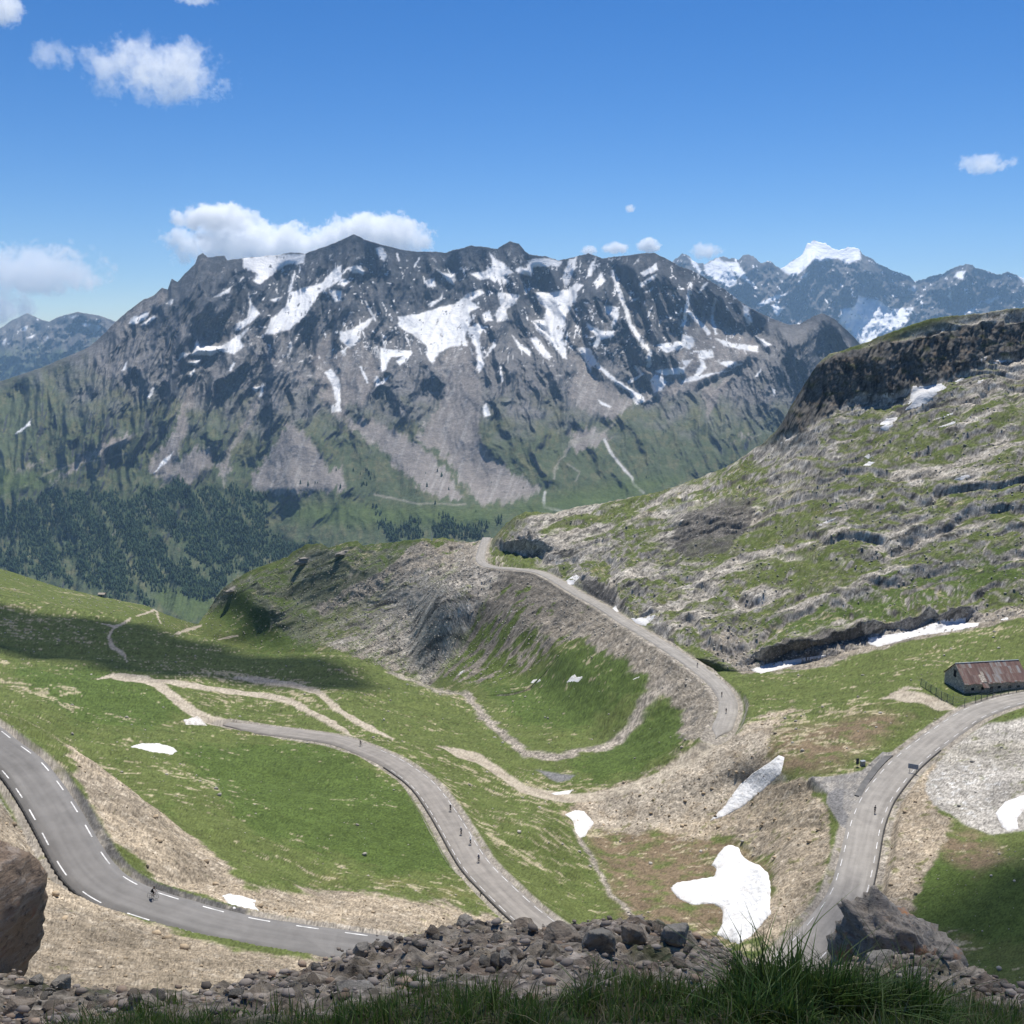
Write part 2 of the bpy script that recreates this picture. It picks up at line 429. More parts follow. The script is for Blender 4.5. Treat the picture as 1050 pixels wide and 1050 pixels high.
rocky = (zone >= .9) * cover([[(505,560),(540,526),(700,496),(800,440),(840,370),(1000,320),(1210,300),(1210,600),(1050,628),(890,662),(760,690),(690,655),(600,600)],[(200,640),(235,598),(330,560),(500,555),(540,590),(440,700),(350,668),(300,660),(250,600)]], 8)

# relief: undulation, benches in the bedrock, rubble
flat = np.clip(dirt + stream * .4, 0, 1)
Z += 1.6 * fbm(X / 45, Y / 45, 3) * (1 - .7 * flat) * (zone < .9)
Z += 0.35 * fbm(X / 7, Y / 7, 4, .55, s=3)
bench = np.zeros_like(Z)
n1 = fbm(X / 55, Y / 55, 4, s=21); n2 = fbm(X / 14, Y / 14, 4, s=31)
for per, amp, tilt, nz in ((14, .34, -.22, n1 * 1.1), (6.5, .55, -.24, n1 * 2.6 + n2 * .5), (2.4, .35, -.30, n1 * 4 + n2 * .9)):
    h = (Z + tilt * X + 0.06 * Y + nz * per * 0.9) / per
    f = h - np.floor(h)
    bench += amp * per * (sstep(.5, 1, f) - f) * sstep(-.6, .1, fbm(X / 40, Y / 25, 3, s=per))
bench += .8 * fbm(X / 10, Y / 7, 5, .65, s=41)
bench *= 1 - .6 * region(px0, py0, [(195,655),(230,590),(330,550),(455,550),(470,700),(300,670)], 12)
edge = 1 - sstep(.965, 1, np.concatenate([np.zeros(NF + NJ), tG[:, 0], np.ones(NB)]))[:, None] * .8
cliff = (zone >= .9) * np.maximum(region(px0 + 3 * n2, py0 + 3 * n2, [(795,446),(803,430),(815,405),(832,378),(852,364),(900,352),(950,340),(1000,332),(1060,326),(1210,318),(1210,352),(1060,352),(1010,372),(960,388),(915,402),(880,402),(850,425),(815,442)], 3), 0)
Z += bench * (1 - .9 * cliff) * rocky * edge * np.clip(DG.mean() / 600, .5, 1.1)
# the dark cliff under the summit plateau: upright fissures
fis = ridged(px0 / 15 + .5 * n2, py0 / 120, 5, .6, s=2) - .5
dd = (6.5 * fis + 2.5 * fbm(px0 / 25, py0 / 30, 4, .6)) * cliff * edge
sc_ = 1 - dd / P[..., 1]
for a in (0, 1, 2): P[..., a] *= sc_
# rock bands: upright steps across the hillside
band = np.zeros_like(Z)
for pl, hh, g in (([(755,682),(800,670),(850,658),(890,650),(950,637),(1005,626)], 12, .65), ([(688,560),(705,550),(740,545),(778,540)], 28, .7), ([(592,600),(615,610),(640,628)], 13, .8), ([(662,648),(685,660),(708,680)], 13, .8)):
    A = np.array(pl); m_ = (zone[:, 0] >= .9)[:, None] & (px0 > A[:, 0].min() - 25) & (px0 < A[:, 0].max() + 25)
    ym = np.interp(px0, A[:, 0], A[:, 1]) + 3 * fbm(px0 / 16, py0 * 0 + hh, 4, .6)
    dy_ = ym - py0
    along = sstep(A[:, 0].min() - 8, A[:, 0].min() + 25, px0 + 6 * n2) * sstep(A[:, 0].max() + 8, A[:, 0].max() - 25, px0 + 6 * n2)
    fall = 1 - sstep(hh, hh * 3.4, dy_)
    hh = hh * (1 + .5 * fbm(px0 / 22, py0 * 0 + hh * 3, 3, .6))
    d_ = np.clip(dy_, 0, hh) * g * fall * along * m_
    d_ += m_ * along * (1 - sstep(hh * .7, hh * 1.3, np.abs(dy_ - hh * .3))) * 1.3 * (ridged(px0 / 9, py0 / 40, 4, .6, s=hh) - .55)
    band = np.maximum(band, m_ * along * (dy_ > -2) * (1 - sstep(hh * .8, hh * 1.2, dy_)))
    k_ = 1 - d_ * edge / P[..., 1]
    for a in (0, 1, 2): P[..., a] *= k_
X, Y, Z = P[..., 0], P[..., 1], P[..., 2]
walls = (zone >= .9) * np.maximum(np.maximum(region(wx, wy, [(594,592),(612,592),(632,600),(634,622),(622,618),(606,606)], 2), region(wx, wy, [(665,650),(672,638),(690,650),(705,668),(690,668),(676,658)], 2)),
    np.maximum(region(wx, wy, [(690,540),(705,522),(740,510),(775,505),(770,535),(745,560),(710,570),(692,562)], 3), region(wx, wy, [(780,672),(800,655),(850,640),(885,638),(890,656),(840,668),(790,684)], 3)))
Z += .30 * fbm(X / 1.6, Y / 1.6, 3, .6, s=8) * np.clip(gravel + scree + stream + pale * .6, 0, 1)
Z += 1.1 * fbm(X / 4, Y / 4, 4, .6, s=18) * np.clip(scree * (zone > .5) + stream * .5, 0, 1)
rill = ridged((X * .9 + Y * .35) / 5 + .3 * n2, (X * -.3 + Y) / 40, 3, .5, s=7)
Z += (rill - .6) * 1.4 * region(wx, wy, [(790,800),(830,800),(852,850),(845,920),(800,970),(770,900),(750,860)], 8) * (zone < .5)
# roads are benched into the slopes
seam = np.concatenate([np.zeros(NF + NJ), sstep(.02, .16, tG[:, 0]), np.ones(NB)])[:, None] * np.ones(NC)[None]
near_road = np.zeros_like(Z); filled = np.zeros_like(Z)
for k, L in ROAD3.items():
    hw = ROAD_HALF[k]
    bb = (X > L[:, 0].min() - 50) & (X < L[:, 0].max() + 50) & (Y > L[:, 1].min() - 50) & (Y < L[:, 1].max() + 50)
    ii = np.nonzero(bb.ravel())[0]
    if k == 'upper': ii = ii[zone.ravel()[ii] < .9]
    xs, ys = X.ravel()[ii], Y.ravel()[ii]
    best = np.full(len(ii), 1e9); bz = np.zeros(len(ii))
    for c0 in range(0, len(ii), 40000):
        sl_ = slice(c0, c0 + 40000)
        d2 = (xs[sl_, None] - L[None, :, 0]) ** 2 + (ys[sl_, None] - L[None, :, 1]) ** 2
        j = d2.argmin(1); best[sl_] = np.sqrt(d2[np.arange(len(j)), j]); bz[sl_] = L[j, 2]
    wgt = 1 - sstep(hw + 1.0, hw + 3.2, best)
    zz = Z.ravel()[ii]
    rag = .5 * fbm(xs / 3, ys / 3, 3, s=4) + .8 * fbm(xs / 9, ys / 9, 2, s=6)
    off = np.maximum(0, best - hw - 1.2)
    fade = 1 - (sstep(24, 48, best) if k == 'far' else sstep(13, 27, best))
    fill = np.maximum(zz, bz - .25 - off * .66 + rag * np.clip(off / 4, 0, 1))         # fill slope
    fl_ = filled.ravel(); fl_[ii] = np.maximum(fl_[ii], sstep(.3, 2.0, (fill - zz) * fade) * (1 - .95 * sstep(9, 20, best + 5 * fbm(xs / 14, ys / 14, 3, s=5)))); filled = fl_.reshape(Z.shape)
    zz = zz + (fill - zz) * fade
    if k == 'far': zz = zz + fade * sstep(5, 11, best) * (sstep(-4, .5, fill - zz) * seam.ravel()[ii]) * (2.2 * fbm(xs / 11, ys / 11, 5, .62, s=77) + .9)
    cut = np.minimum(zz, bz - .25 + off * (1.3 if k != 'far' else 1.5) + rag * np.clip(off / 4, 0, 1))   # cut slope
    zz = zz + (cut - zz) * fade
    zz = zz * (1 - wgt) + (bz - .22) * wgt
    tmp = Z.copy().ravel(); tmp[ii] = zz; P[..., 2] = tmp.reshape(Z.shape); Z = P[..., 2]
    nr_ = near_road.ravel(); nr_[ii] = np.maximum(nr_[ii], 1 - sstep(hw + .6, hw + 2.6, best)); near_road = nr_.reshape(Z.shape)

layby = region(px0, py0, [(828,803),(839,798),(884,790),(905,770),(915,772),(900,795),(883,830),(873,852),(862,853),(856,842),(847,826),(848,815)], 2.5) * (zone < .5)
Z += layby * (1 - near_road) * (-105.12 - Z)
P[..., 2] = Z
# steepness after the relief
du = np.gradient(P, axis=1); dv = np.gradient(P, axis=0)
nrm = np.cross(du, dv); nrm /= np.linalg.norm(nrm, axis=-1, keepdims=True) + 1e-9
up = np.abs(nrm[..., 2])
# colours (with some shade put into gravel and scree)
na = fbm(X / 22, Y / 22, 4, s=51); nb = fbm(X / 5, Y / 5, 4, .6, s=61); nc = fbm(X / 1.8, Y / 1.8, 3, .6, s=71); nd = fbm(X / 70, Y / 70, 3, s=81)
col = np.zeros(P.shape, np.float32); col[:] = (.091, .111, .035)
col = mixc(col, (.066, .095, .025), sstep(-.1, .5, nb * .6 + lush * .9 + na * .4))
col = mixc(col, (.122, .124, .046), sstep(.18, .75, na * .8 + nb * .5 - lush * .5))
col = mixc(col, (.155, .115, .075), np.clip(1.2 * brown * sstep(-.4, .4, nb + .2), 0, 1))
# pale stony flecks in the turf, drawn out along the contours
fl = fbm(X / 5, Y / 2.8, 5, .68, s=91) + .5 * na + .4 * nd
stony = sstep(.32, .58, fl - lush * .30 + .34 * streak + .12 * region(wx, wy, [(-160,680),(60,680),(170,700),(140,745),(160,790),(100,800),(0,730),(-160,720)], 15) + .12 * region(wx, wy, [(180,695),(330,700),(400,760),(260,740),(200,730)], 10) + .12 * region(wx, wy, [(440,800),(480,800),(560,900),(620,930),(560,940)], 12)) * (zone < .9) + sstep(.42, .7, fl) * (zone >= .9)
col = mixc(col, (.37, .315, .215), np.clip(stony * .72, 0, 1))
# gravel
gm = sstep(.34, .64, gravel + .42 * nb + .30 * na) * (gravel > .01)
gc = np.zeros_like(col); gc[:] = (.285, .235, .170)
gc = mixc(gc, (.215, .18, .135), sstep(-.2, .5, na + .4 * nb)); gc = mixc(gc, (.355, .305, .235), sstep(.1, .6, nc + .3 * nb))
gc = mixc(gc, gc * .70, region(wx, wy, [(60,930),(140,945),(240,972),(330,985),(430,1000),(430,1080),(-20,1080),(30,960)], 14))  # browner scree on the lower slope, part of its shade put into the colour
mound = region(wx, wy, [(600,828),(660,797),(745,757),(790,738),(785,765),(770,790),(730,835),(680,850),(610,850)], 10)
gtuft = sstep(.30, .55, fbm(X / 3.2, Y / 3.2, 4, .6, s=15) + .3 * na - .25 * (px0 < 430) - .22 * mound)
gc = mixc(gc, (.36, .315, .25), mound * sstep(-.3, .3, nb + .3) * .8)
gc = mixc(gc, (.115, .115, .045), gtuft * .75)
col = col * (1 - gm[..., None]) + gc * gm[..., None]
scree = np.maximum(scree, filled * (zone >= .9) * .9); scree = np.maximum(scree, filled * (zone < .5) * region(px0, py0, [(560,640),(640,650),(760,700),(760,760),(700,770),(600,720)], 10) * .9)
sm = sstep(.3, .62, scree + .3 * nb) * (scree > .01)
scol = np.zeros_like(col); scol[:] = (.21, .183, .145); scol = mixc(scol, (.29, .26, .215), sstep(0, .6, nc + .4 * nb)); scol = mixc(scol, (.13, .12, .105), sstep(.1, .6, fbm(X / 9, Y / 9, 4, .6, s=25)))
scol = mixc(scol, (.115, .104, .088), .8 * region(wx, wy, [(425,610),(470,578),(500,580),(560,597),(615,632),(590,655),(540,665),(480,690),(430,690),(405,655)], 14))  # darker grey scree; some cloud shadow is painted in with it
scol = mixc(scol, (.075, .100, .026), sstep(.22, .42, fbm(X / 14, Y / 14, 4, .6, s=35) + .35 * region(wx, wy, [(300,640),(420,625),(500,640),(580,680),(560,705),(430,705),(340,670)], 14) - .2 * filled) * (zone > .5))
col = col * (1 - sm[..., None]) + scol * sm[..., None]
pm = sstep(.3, .7, pale + .2 * nb) * (pale > .01)
pc = np.zeros_like(col); pc[:] = (.31, .29, .255); pc = mixc(pc, (.27, .25, .21), sstep(-.1, .4, na * .8 + .4 * nb)); pc = mixc(pc, (.42, .41, .385), sstep(.1, .5, nc + .2 * nb) * region(wx, wy, [(950,800),(975,775),(1020,780),(1035,810),(1000,845),(960,825)], 10)); pc = mixc(pc, (.10, .11, .04), sstep(.35, .55, nb + .3 * na) * .7)
col = col * (1 - pm[..., None]) + pc * pm[..., None]
# bedrock where it is steep
rk = sstep(.80, .58, up + .14 * nb - .10 * np.clip(rocky, 0, 1)) * rocky
su = (px0 * .94 - py0 * .34) ; sv_ = (py0 * .94 + px0 * .34)
spur_ = region(wx, wy, [(200,640),(235,598),(330,560),(450,553),(440,575),(400,600),(360,630),(330,655),(280,665)], 12) * (zone >= .9)
rk = np.maximum(rk * (1 - .6 * spur_), sstep(.06, .26, fbm(su / 105 + n1 * .5, sv_ / 21 + n1 * .6, 6, .60, s=45) + .2 * n1 - lush * .4 - .26 * spur_) * rocky * .95)
rk = np.maximum(rk, band * sstep(-.5, 0, nb))
rk = np.maximum(rk, sstep(.62, .45, up) * (zone < .9) * .7 * (1 - gm))
rc = np.zeros_like(col); rc[:] = (.275, .250, .215); rc = mixc(rc, (.40, .362, .305), sstep(-.05, .5, nb + .5 * nc)); rc = mixc(rc, (.075, .07, .062), sstep(.10, .36, fbm(su / 34 + n1 * .5, sv_ / 4.5, 5, .66, s=55)) * .9); rc = mixc(rc, (.46, .425, .365), sstep(.18, .45, fbm(su / 30 + 7, sv_ / 6 + n1, 5, .68, s=57)) * .8)
col = col * (1 - rk[..., None]) + rc * rk[..., None]
# stone litter on the ledges
lit = .5 * sstep(.30, .58, nc * .6 + fbm(X / 16, Y / 16, 4, s=65) * .8) * rocky * (1 - rk)
col = mixc(col, (.30, .262, .205), lit * .75 * (1 - lush * .6))
cc = np.zeros_like(col); cc[:] = (.125, .118, .106); cc = mixc(cc, (.18, .145, .11), sstep(.15, .55, fbm(px0 / 14, py0 / 9, 3, s=75))); cc = mixc(cc, (.05, .048, .046), sstep(.1, .5, fbm(px0 / 5, py0 / 22, 4, .6, s=85))); cc = mixc(cc, (.085, .09, .04), sstep(.2, .5, fbm(px0 / 20, py0 / 8, 4, s=95)) * .7 )
cm = sstep(.3, .7, cliff)
col = col * (1 - cm[..., None]) + cc * cm[..., None]
wc = np.zeros_like(col); wc[:] = (.075, .07, .064); wc = mixc(wc, (.14, .13, .115), sstep(.1, .5, nc + nb * .4))
wm = sstep(.35, .75, walls + .35 * nb) * .8 * (walls > .02)
col = col * (1 - wm[..., None]) + wc * wm[..., None]
stm = np.clip(stream * sstep(-.55, .1, nb + stream - .5), 0, 1)
stc = np.zeros_like(col); stc[:] = (.30, .265, .22); stc = mixc(stc, (.16, .145, .12), sstep(-.1, .4, nc + .5 * nb))
col = col * (1 - stm[..., None]) + stc * stm[..., None]
dm = sstep(.25, .75, dirt + .12 * nb * (dirt > .02))
dc = np.zeros_like(col); dc[:] = (.36, .315, .245); dc = mixc(dc, (.28, .24, .185), sstep(-.1, .5, nb))
col = col * (1 - dm[..., None]) + dc * dm[..., None]
verge = sstep(.25, .8, near_road + .25 * nb) * (near_road > .02)
vc = np.zeros_like(col); vc[:] = (.24, .215, .18); vc = mixc(vc, (.32, .29, .24), sstep(0, .5, nc)); vc = mixc(vc, (.12, .12, .05), sstep(.25, .5, nb + .3 * nc) * .6)
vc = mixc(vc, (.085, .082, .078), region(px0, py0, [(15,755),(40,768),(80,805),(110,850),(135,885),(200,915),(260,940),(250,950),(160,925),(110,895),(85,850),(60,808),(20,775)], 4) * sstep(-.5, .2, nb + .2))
col = col * (1 - verge[..., None]) + vc * verge[..., None]
tarm = region(px0 + nc * 1.5, py0 + nc, [(548,790),(558,792),(590,796.5),(584,801),(572,804),(562,799)], 1.2) * (zone < .9)
col = mixc(col, (.15, .148, .145), tarm)
lb = sstep(.3, .7, layby)
lc = np.zeros_like(col); lc[:] = (.20, .19, .175); lc = mixc(lc, (.27, .25, .22), sstep(0, .4, fbm(X / 2.5, Y / 2.5, 3, s=44)))
lc = mixc(lc, (.15, .146, .142), region(px0, py0, [(849,815),(857,808),(866,808),(864,828),(870,838),(866,850),(861,850),(850,828)], 1.2))
col = col * (1 - lb[..., None]) + lc * lb[..., None]
speck = np.clip(.55 + .45 * np.maximum.reduce([gm, sm, pm, rk, stm, lit]) - .35 * dm, 0, 1)
grain = np.clip(1 + rng.normal(size=col.shape[:2]) * (.13 + .12 * speck), .35, 1.9)
col = col * grain[..., None]
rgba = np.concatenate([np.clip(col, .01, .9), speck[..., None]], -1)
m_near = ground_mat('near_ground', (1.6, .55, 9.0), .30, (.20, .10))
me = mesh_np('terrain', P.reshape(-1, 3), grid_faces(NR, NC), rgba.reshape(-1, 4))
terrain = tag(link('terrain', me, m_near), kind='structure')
NEAR = dict(P=P, col=col, zone=zone, px=px0, py=py0, gm=gm, rk=rk, sm=sm, road=near_road, dirt=dm, rocky=rocky, lush=lush, stony=stony)

# ------------------------------------------------------------------ the mountains: sheets of relief with their own distances
def Z1(*p): return [(x / 3, 200 + y / 3) for x, y in p]
def Z2(*p): return [(350 + x / 3, 200 + y / 3) for x, y in p]
def Z3(*p): return [(700 + x / 3, 200 + y / 3) for x, y in p]

def sheet(name, x0, x1, step, sky_line, bottom, dpts, nrows, relief, jag, paint, m, backdrop=1500):
    cxs = np.arange(x0, x1 + .1, step)
    top = np.interp(cxs, *zip(*sky_line)); n = len(cxs)
    top = top + jag * (fbm(cxs / 6, cxs * 0 + 1.5, 5, .65) + .4 * fbm(cxs / 30, cxs * 0 + 5.5, 2))
    bot = np.interp(cxs, *zip(*bottom))
    t = np.linspace(0, 1, nrows)[:, None]
    y = bot[None] + (top - bot)[None] * t
    x = np.broadcast_to(cxs, y.shape)
    D = TPS(dpts, 1e-3)(x, y)
    D = D + relief(x, y, t)
    Pm = unproj(x, y, D)
    nb_ = 5
    k = np.linspace(0, 1, nb_ + 1)[1:, None]
    B = np.repeat(Pm[-1][None], nb_, 0).copy()
    B[..., :2] *= (1 + k * backdrop / Pm[-1, :, 1][None])[..., None]
    B[..., 2] -= k * backdrop * .7
    c = paint(x, y, Pm)
    A = np.concatenate([Pm, B]); cA = np.concatenate([c, np.repeat(c[-1][None], nb_, 0)])
    o = link(name, mesh_np(name, A.reshape(-1, 3), grid_faces(nrows + nb_, n), cA.reshape(-1, 4)), m)
    tag(o, kind='structure')
    return o, x, y, Pm

MAIN_SKY = [(-150,462),(-60,418),(0,391),(43,377),(90,357),(108,341),(115,333),(130,320),(147,307),(158,303),(166,295),(172,297),(176,286),(182,289),(190,280),(200,271),(203,262),(208,260),(213,264),(230,262),(233,267),(248,265),(265,263),(283,262),(298,259),(313,260),(333,253),(350,246),(362,240),(368,242),(373,245),(385,249),(400,253),(413,256),(427,258),(445,258),(457,259),(470,255),(483,252),(497,253),(510,255),(516,251),(523,247),(532,250),(538,257),(543,261),(560,263),(573,267),(590,263),(603,260),(610,262),(617,265),(630,263),(643,262),(657,260),(670,259),(683,265),(697,273),(710,277),(727,287),(743,297),(760,310),(773,318),(790,326),(810,333),(820,332),(833,325),(843,321),(850,324),(857,328),(877,347),(890,362),(930,400),(1000,455),(1100,520)]
MAIN_D = [(-150,470,4700),(-60,430,4850),(0,395,5000),(100,352,5100),(200,270,5350),(280,263,5500),(363,241,5500),(450,259,5650),(523,248,5600),(600,262,5600),(670,260,5500),(730,290,5350),(800,330,5200),(843,322,5150),(890,362,5150),(1000,455,5000),
 (0,600,3500),(-150,600,3500),(-150,660,2900),(100,620,3250),(200,620,3150),(200,600,3300),(300,660,2900),(100,660,2900),(300,580,3450),(330,560,3500),(480,530,3400),(560,520,3500),(650,510,3700),(700,560,3300),(900,520,3800),(1000,560,3400),
 (0,500,4000),(100,500,4000),(200,500,3950),(300,500,3900),(400,500,3800),(500,500,3700),(600,490,3800),(700,480,4000),(0,440,4500),(100,420,4450),(200,420,4450),(300,410,4450),(400,430,4300),(500,430,4200),(600,430,4300),(700,430,4450),(800,440,4400),
 (150,350,4920),(250,330,4950),(350,330,5000),(450,340,5000),(550,340,4980),(650,350,4950),(740,380,4850),(800,370,4850)]
SPURS = [([(205,265),(190,330),(150,400),(100,450)],26,150),([(363,243),(335,300),(295,350),(288,420),(300,490)],26,170),([(523,248),(508,300),(500,340),(512,400),(535,440),(560,480)],24,170),([(592,263),(605,330),(640,385)],16,110),([(670,260),(690,320),(700,370)],22,150),([(843,322),(800,370),(755,410),(740,470)],30,220),([(243,380),(222,430),(205,475)],18,90),([(420,375),(415,410)],20,80),([(150,310),(120,370),(60,420)],20,90),([(285,420),(330,470),(350,500)],16,80),([(450,262),(470,300)],12,70)]
GULLIES = [([(345,255),(310,300),(298,330),(345,400)],18,120),([(490,275),(440,330),(430,380),(455,450),(490,500)],26,150),([(575,290),(560,340),(600,375),(650,405)],20,120),([(635,280),(655,350),(640,400)],14,90),([(725,320),(715,380),(665,410)],22,130),([(250,380),(268,430),(230,480)],12,60),([(170,450),(155,490)],10,50)]

def main_relief(x, y, t):
    r = np.zeros_like(x)
    wxx = x + 7 * fbm(x / 40, y / 40, 3, s=3); wyy = y + 7 * fbm(x / 40, y / 40, 3, s=13)
    for p, wd, a in SPURS: r -= .6 * a * np.exp(-(segdist(wxx, wyy, p, False) / wd) ** 2)
    for p, wd, a in GULLIES: r += .4 * a * np.exp(-(segdist(wxx, wyy, p, False) / wd) ** 2)
    high = sstep(520, 380, y)
    lean = (y - 300) * .28 * np.sin(x / 150)
    calm = np.zeros_like(x)
    for p in SNOW + SCREE: calm = np.maximum(calm, region(x, y, p, 7))
    rib = ridged((wxx + lean) / 44, wyy / 150, 6, .47, s=4) - .62
    r -= rib * 310 * (.35 + .65 * high) * (1 - .72 * calm)
    r -= 20 * fbm((x + lean) / 8, y / 18, 4, .6, s=14) * (.3 + .7 * high) * (1 - .95 * calm)
    return r * sstep(1.0, .93, t)

SNOW = [Z1((745,195),(790,190),(850,185),(940,180),(935,210),(880,215),(850,235),(800,275),(780,265),(790,240),(750,225)), Z1((1050,215),(1050,260),(985,300),(940,370),(890,415),(850,425),(815,430),(835,380),(880,340),(890,300),(940,285),(990,270),(1020,235)), Z1((1010,290),(1050,295),(1050,325),(1030,330)), Z1((765,300),(778,340),(800,365),(780,385),(740,415),(725,418),(728,395),(760,380),(768,340)),
 Z1((545,510),(560,485),(590,490),(605,445),(615,465),(680,465),(720,440),(770,405),(740,445),(750,465),(720,490),(680,480),(650,495),(610,492),(580,490)), Z1((580,515),(620,505),(600,525)), Z1((395,395),(410,375),(460,360),(455,375),(425,395)), Z1((435,400),(470,370),(480,375),(450,400)), Z1((510,335),(530,320),(530,335)), Z1((655,315),(690,295),(715,280),(705,300),(680,310)), Z1((375,540),(392,510),(388,540)), Z1((45,735),(75,712),(98,690),(90,710),(60,730)), Z1((475,855),(500,815),(535,790),(510,825)),
 Z1((1000,545),(1020,535),(1045,570),(1050,665),(1020,670),(1018,650),(1035,640),(1020,580)), Z1((455,620),(470,588),(476,592),(462,625)), Z1((578,555),(596,535),(600,542),(584,560)), Z1((703,540),(718,512),(724,516),(712,540)), Z1((775,592),(800,590),(790,605)), Z1((798,620),(806,580),(812,582),(806,618)), Z1((830,322),(868,312),(850,330)), Z1((885,300),(900,245),(906,250),(895,300)), Z1((735,270),(746,250),(750,255)),
 Z2((-5,420),(30,415),(60,395),(90,380),(110,360),(85,400),(60,420),(55,455),(25,470),(-5,445)), Z2((-5,255),(30,265),(10,280),(-5,275)), Z2((15,225),(55,215),(75,235),(65,245),(30,235)), Z2((105,165),(125,160),(140,185),(130,205),(115,190)), Z2((255,265),(285,255),(290,280),(265,285)), Z2((290,225),(310,240),(355,240),(345,275),(325,262)), Z2((265,335),(300,320),(312,300),(310,320),(275,345)),
 Z2((175,375),(240,365),(300,345),(350,335),(385,305),(430,290),(440,300),(400,325),(425,345),(395,360),(400,385),(380,440),(390,465),(340,465),(300,485),(280,520),(260,490),(265,465),(220,430),(175,405)), Z2((385,410),(420,395),(440,410),(425,430),(430,490),(440,520),(425,548),(415,535),(420,490),(400,440)), Z2((440,500),(470,450),(475,460),(450,495)), Z2((395,240),(440,235),(465,215),(455,175),(475,195),(500,210),(530,240),(500,250),(515,265),(500,280),(490,255),(470,270),(455,255),(430,262)), Z2((530,230),(570,215),(590,195),(640,195),(680,205),(670,220),(590,220),(585,250),(560,245)), Z2((480,300),(510,300),(548,310),(530,340),(505,350),(515,385),(480,390),(470,370),(490,340)), Z2((435,365),(455,355),(465,385),(440,390)),
 Z2((595,300),(640,300),(700,290),(720,270),(745,275),(725,300),(720,330),(690,370),(690,410),(680,440),(695,465),(670,460),(650,440),(600,400),(590,385),(620,385),(630,350),(610,330)), Z2((585,385),(640,430),(690,470),(695,505),(680,500),(640,450),(600,415)), Z2((580,440),(600,435),(645,495),(640,510),(600,475)), Z2((525,430),(550,460),(585,480),(580,495),(545,470)), Z2((680,250),(700,200),(725,190),(720,220),(705,260),(690,285)), Z2((755,250),(765,215),(785,190),(775,220),(770,250)), Z2((775,270),(800,240),(810,265),(785,290)),
 Z2((920,240),(970,210),(975,230),(930,250)), Z2((915,275),(970,240),(965,255),(920,285)), Z2((930,300),(960,285),(955,295)), Z2((900,212),(915,195),(915,205)), Z2((810,340),(850,345),(855,370),(835,410),(830,375),(815,365)), Z2((750,390),(790,415),(840,420),(840,435),(800,445),(785,470),(770,460),(790,440),(760,410)), Z2((725,470),(765,470),(790,520),(850,570),(880,590),(930,620),(935,635),(905,645),(890,610),(850,585),(800,540),(770,525),(765,545),(745,500)), Z2((885,328),(915,315),(912,322)), Z2((970,460),(1055,448),(1055,470),(1000,485),(985,475)), Z2((950,570),(970,545),(1000,575),(985,600),(960,610)), Z2((965,540),(1055,528),(1055,550),(990,555)), Z2((790,630),(830,650),(825,655),(800,645)), Z2((435,660),(445,640),(460,675),(440,683)), Z2((120,470),(150,475),(220,480),(210,500),(180,525),(170,510),(190,495),(150,500),(135,540),(125,545),(120,510)), Z2((100,575),(110,555),(120,575),(150,555),(130,580),(105,590)), Z2((-3,480),(20,465),(10,495)),
 Z3((185,335),(200,345),(215,390),(205,400),(190,375)), Z3((100,440),(150,455),(230,465),(235,485),(180,475),(130,465)), Z3((-3,430),(30,435),(38,460),(20,475),(-3,465)), Z3((45,480),(90,475),(95,500),(60,505),(75,530),(50,555),(100,545),(150,540),(100,550),(40,570),(-3,580),(-3,570),(35,555),(55,520)), Z3((110,515),(150,510),(180,520),(150,535)), Z3((-3,510),(30,505),(10,530)), Z3((225,435),(275,460),(255,470)), Z3((275,595),(285,600),(282,620)), Z3((222,560),(240,535),(243,538),(228,560))]
SNOW_LINES = [(Z2((835,235),(855,300),(875,350),(890,400),(930,460),(950,480),(945,525)),4.2),(Z2((885,575),(925,552),(905,528)),3),(Z2((60,530),(80,575)),2.6),(Z2((490,530),(495,572)),2),(Z3((25,275),(15,330),(3,400)),3.6),(Z3((20,360),(60,400),(80,425)),4),(Z3((100,320),(90,380),(103,425)),3),(Z3((50,300),(70,275)),2),(Z2((225,220),(240,195)),2),(Z2((170,180),(178,200)),2),(Z2((20,225),(5,240)),2),(Z2((75,330),(105,385)),2.4)]
SCREE = [Z2((290,520),(340,470),(400,450),(420,560),(430,620),(425,720),(445,800),(520,850),(610,895),(560,940),(480,950),(420,950),(385,890),(330,820),(230,750),(300,650),(330,580),(300,545)), Z2((-10,480),(60,450),(120,540),(100,600),(60,640),(-10,650)), Z1((820,490),(920,540),(1000,640),(1050,690),(1060,690),(1060,560),(1010,420),(950,500),(1000,600)), Z1((770,870),(850,760),(900,700),(960,760),(1010,850),(1050,830),(1060,900),(980,910),(860,920),(780,910)), Z1((480,870),(600,780),(640,790),(660,830),(580,885)), Z1((450,850),(480,800),(545,700),(580,590),(592,600),(575,690),(560,760),(520,870)), Z1((670,860),(700,790),(770,680),(790,610),(800,615),(780,700),(710,800),(690,880)),
 Z2((700,470),(760,530),(850,600),(900,650),(830,690),(760,680),(700,620),(720,560)), Z2((930,540),(1060,520),(1060,600),(930,640),(960,600)), Z3((-10,380),(100,390),(200,440),(240,490),(150,540),(50,590),(-10,600)), Z3((60,600),(150,560),(100,640),(70,680)), Z1((230,820),(330,760),(420,720),(400,760),(300,800),(150,900)), Z2((-10,680),(120,700),(240,770),(330,850),(380,930),(300,930),(200,860),(100,770)), Z2((690,740),(760,720),(830,740),(800,760),(720,790)), Z1((340,420),(440,320),(500,290),(520,320),(440,370),(380,410)), Z1((130,820),(60,860),(0,930),(30,860)),Z3((200,740),(240,730),(150,760))]
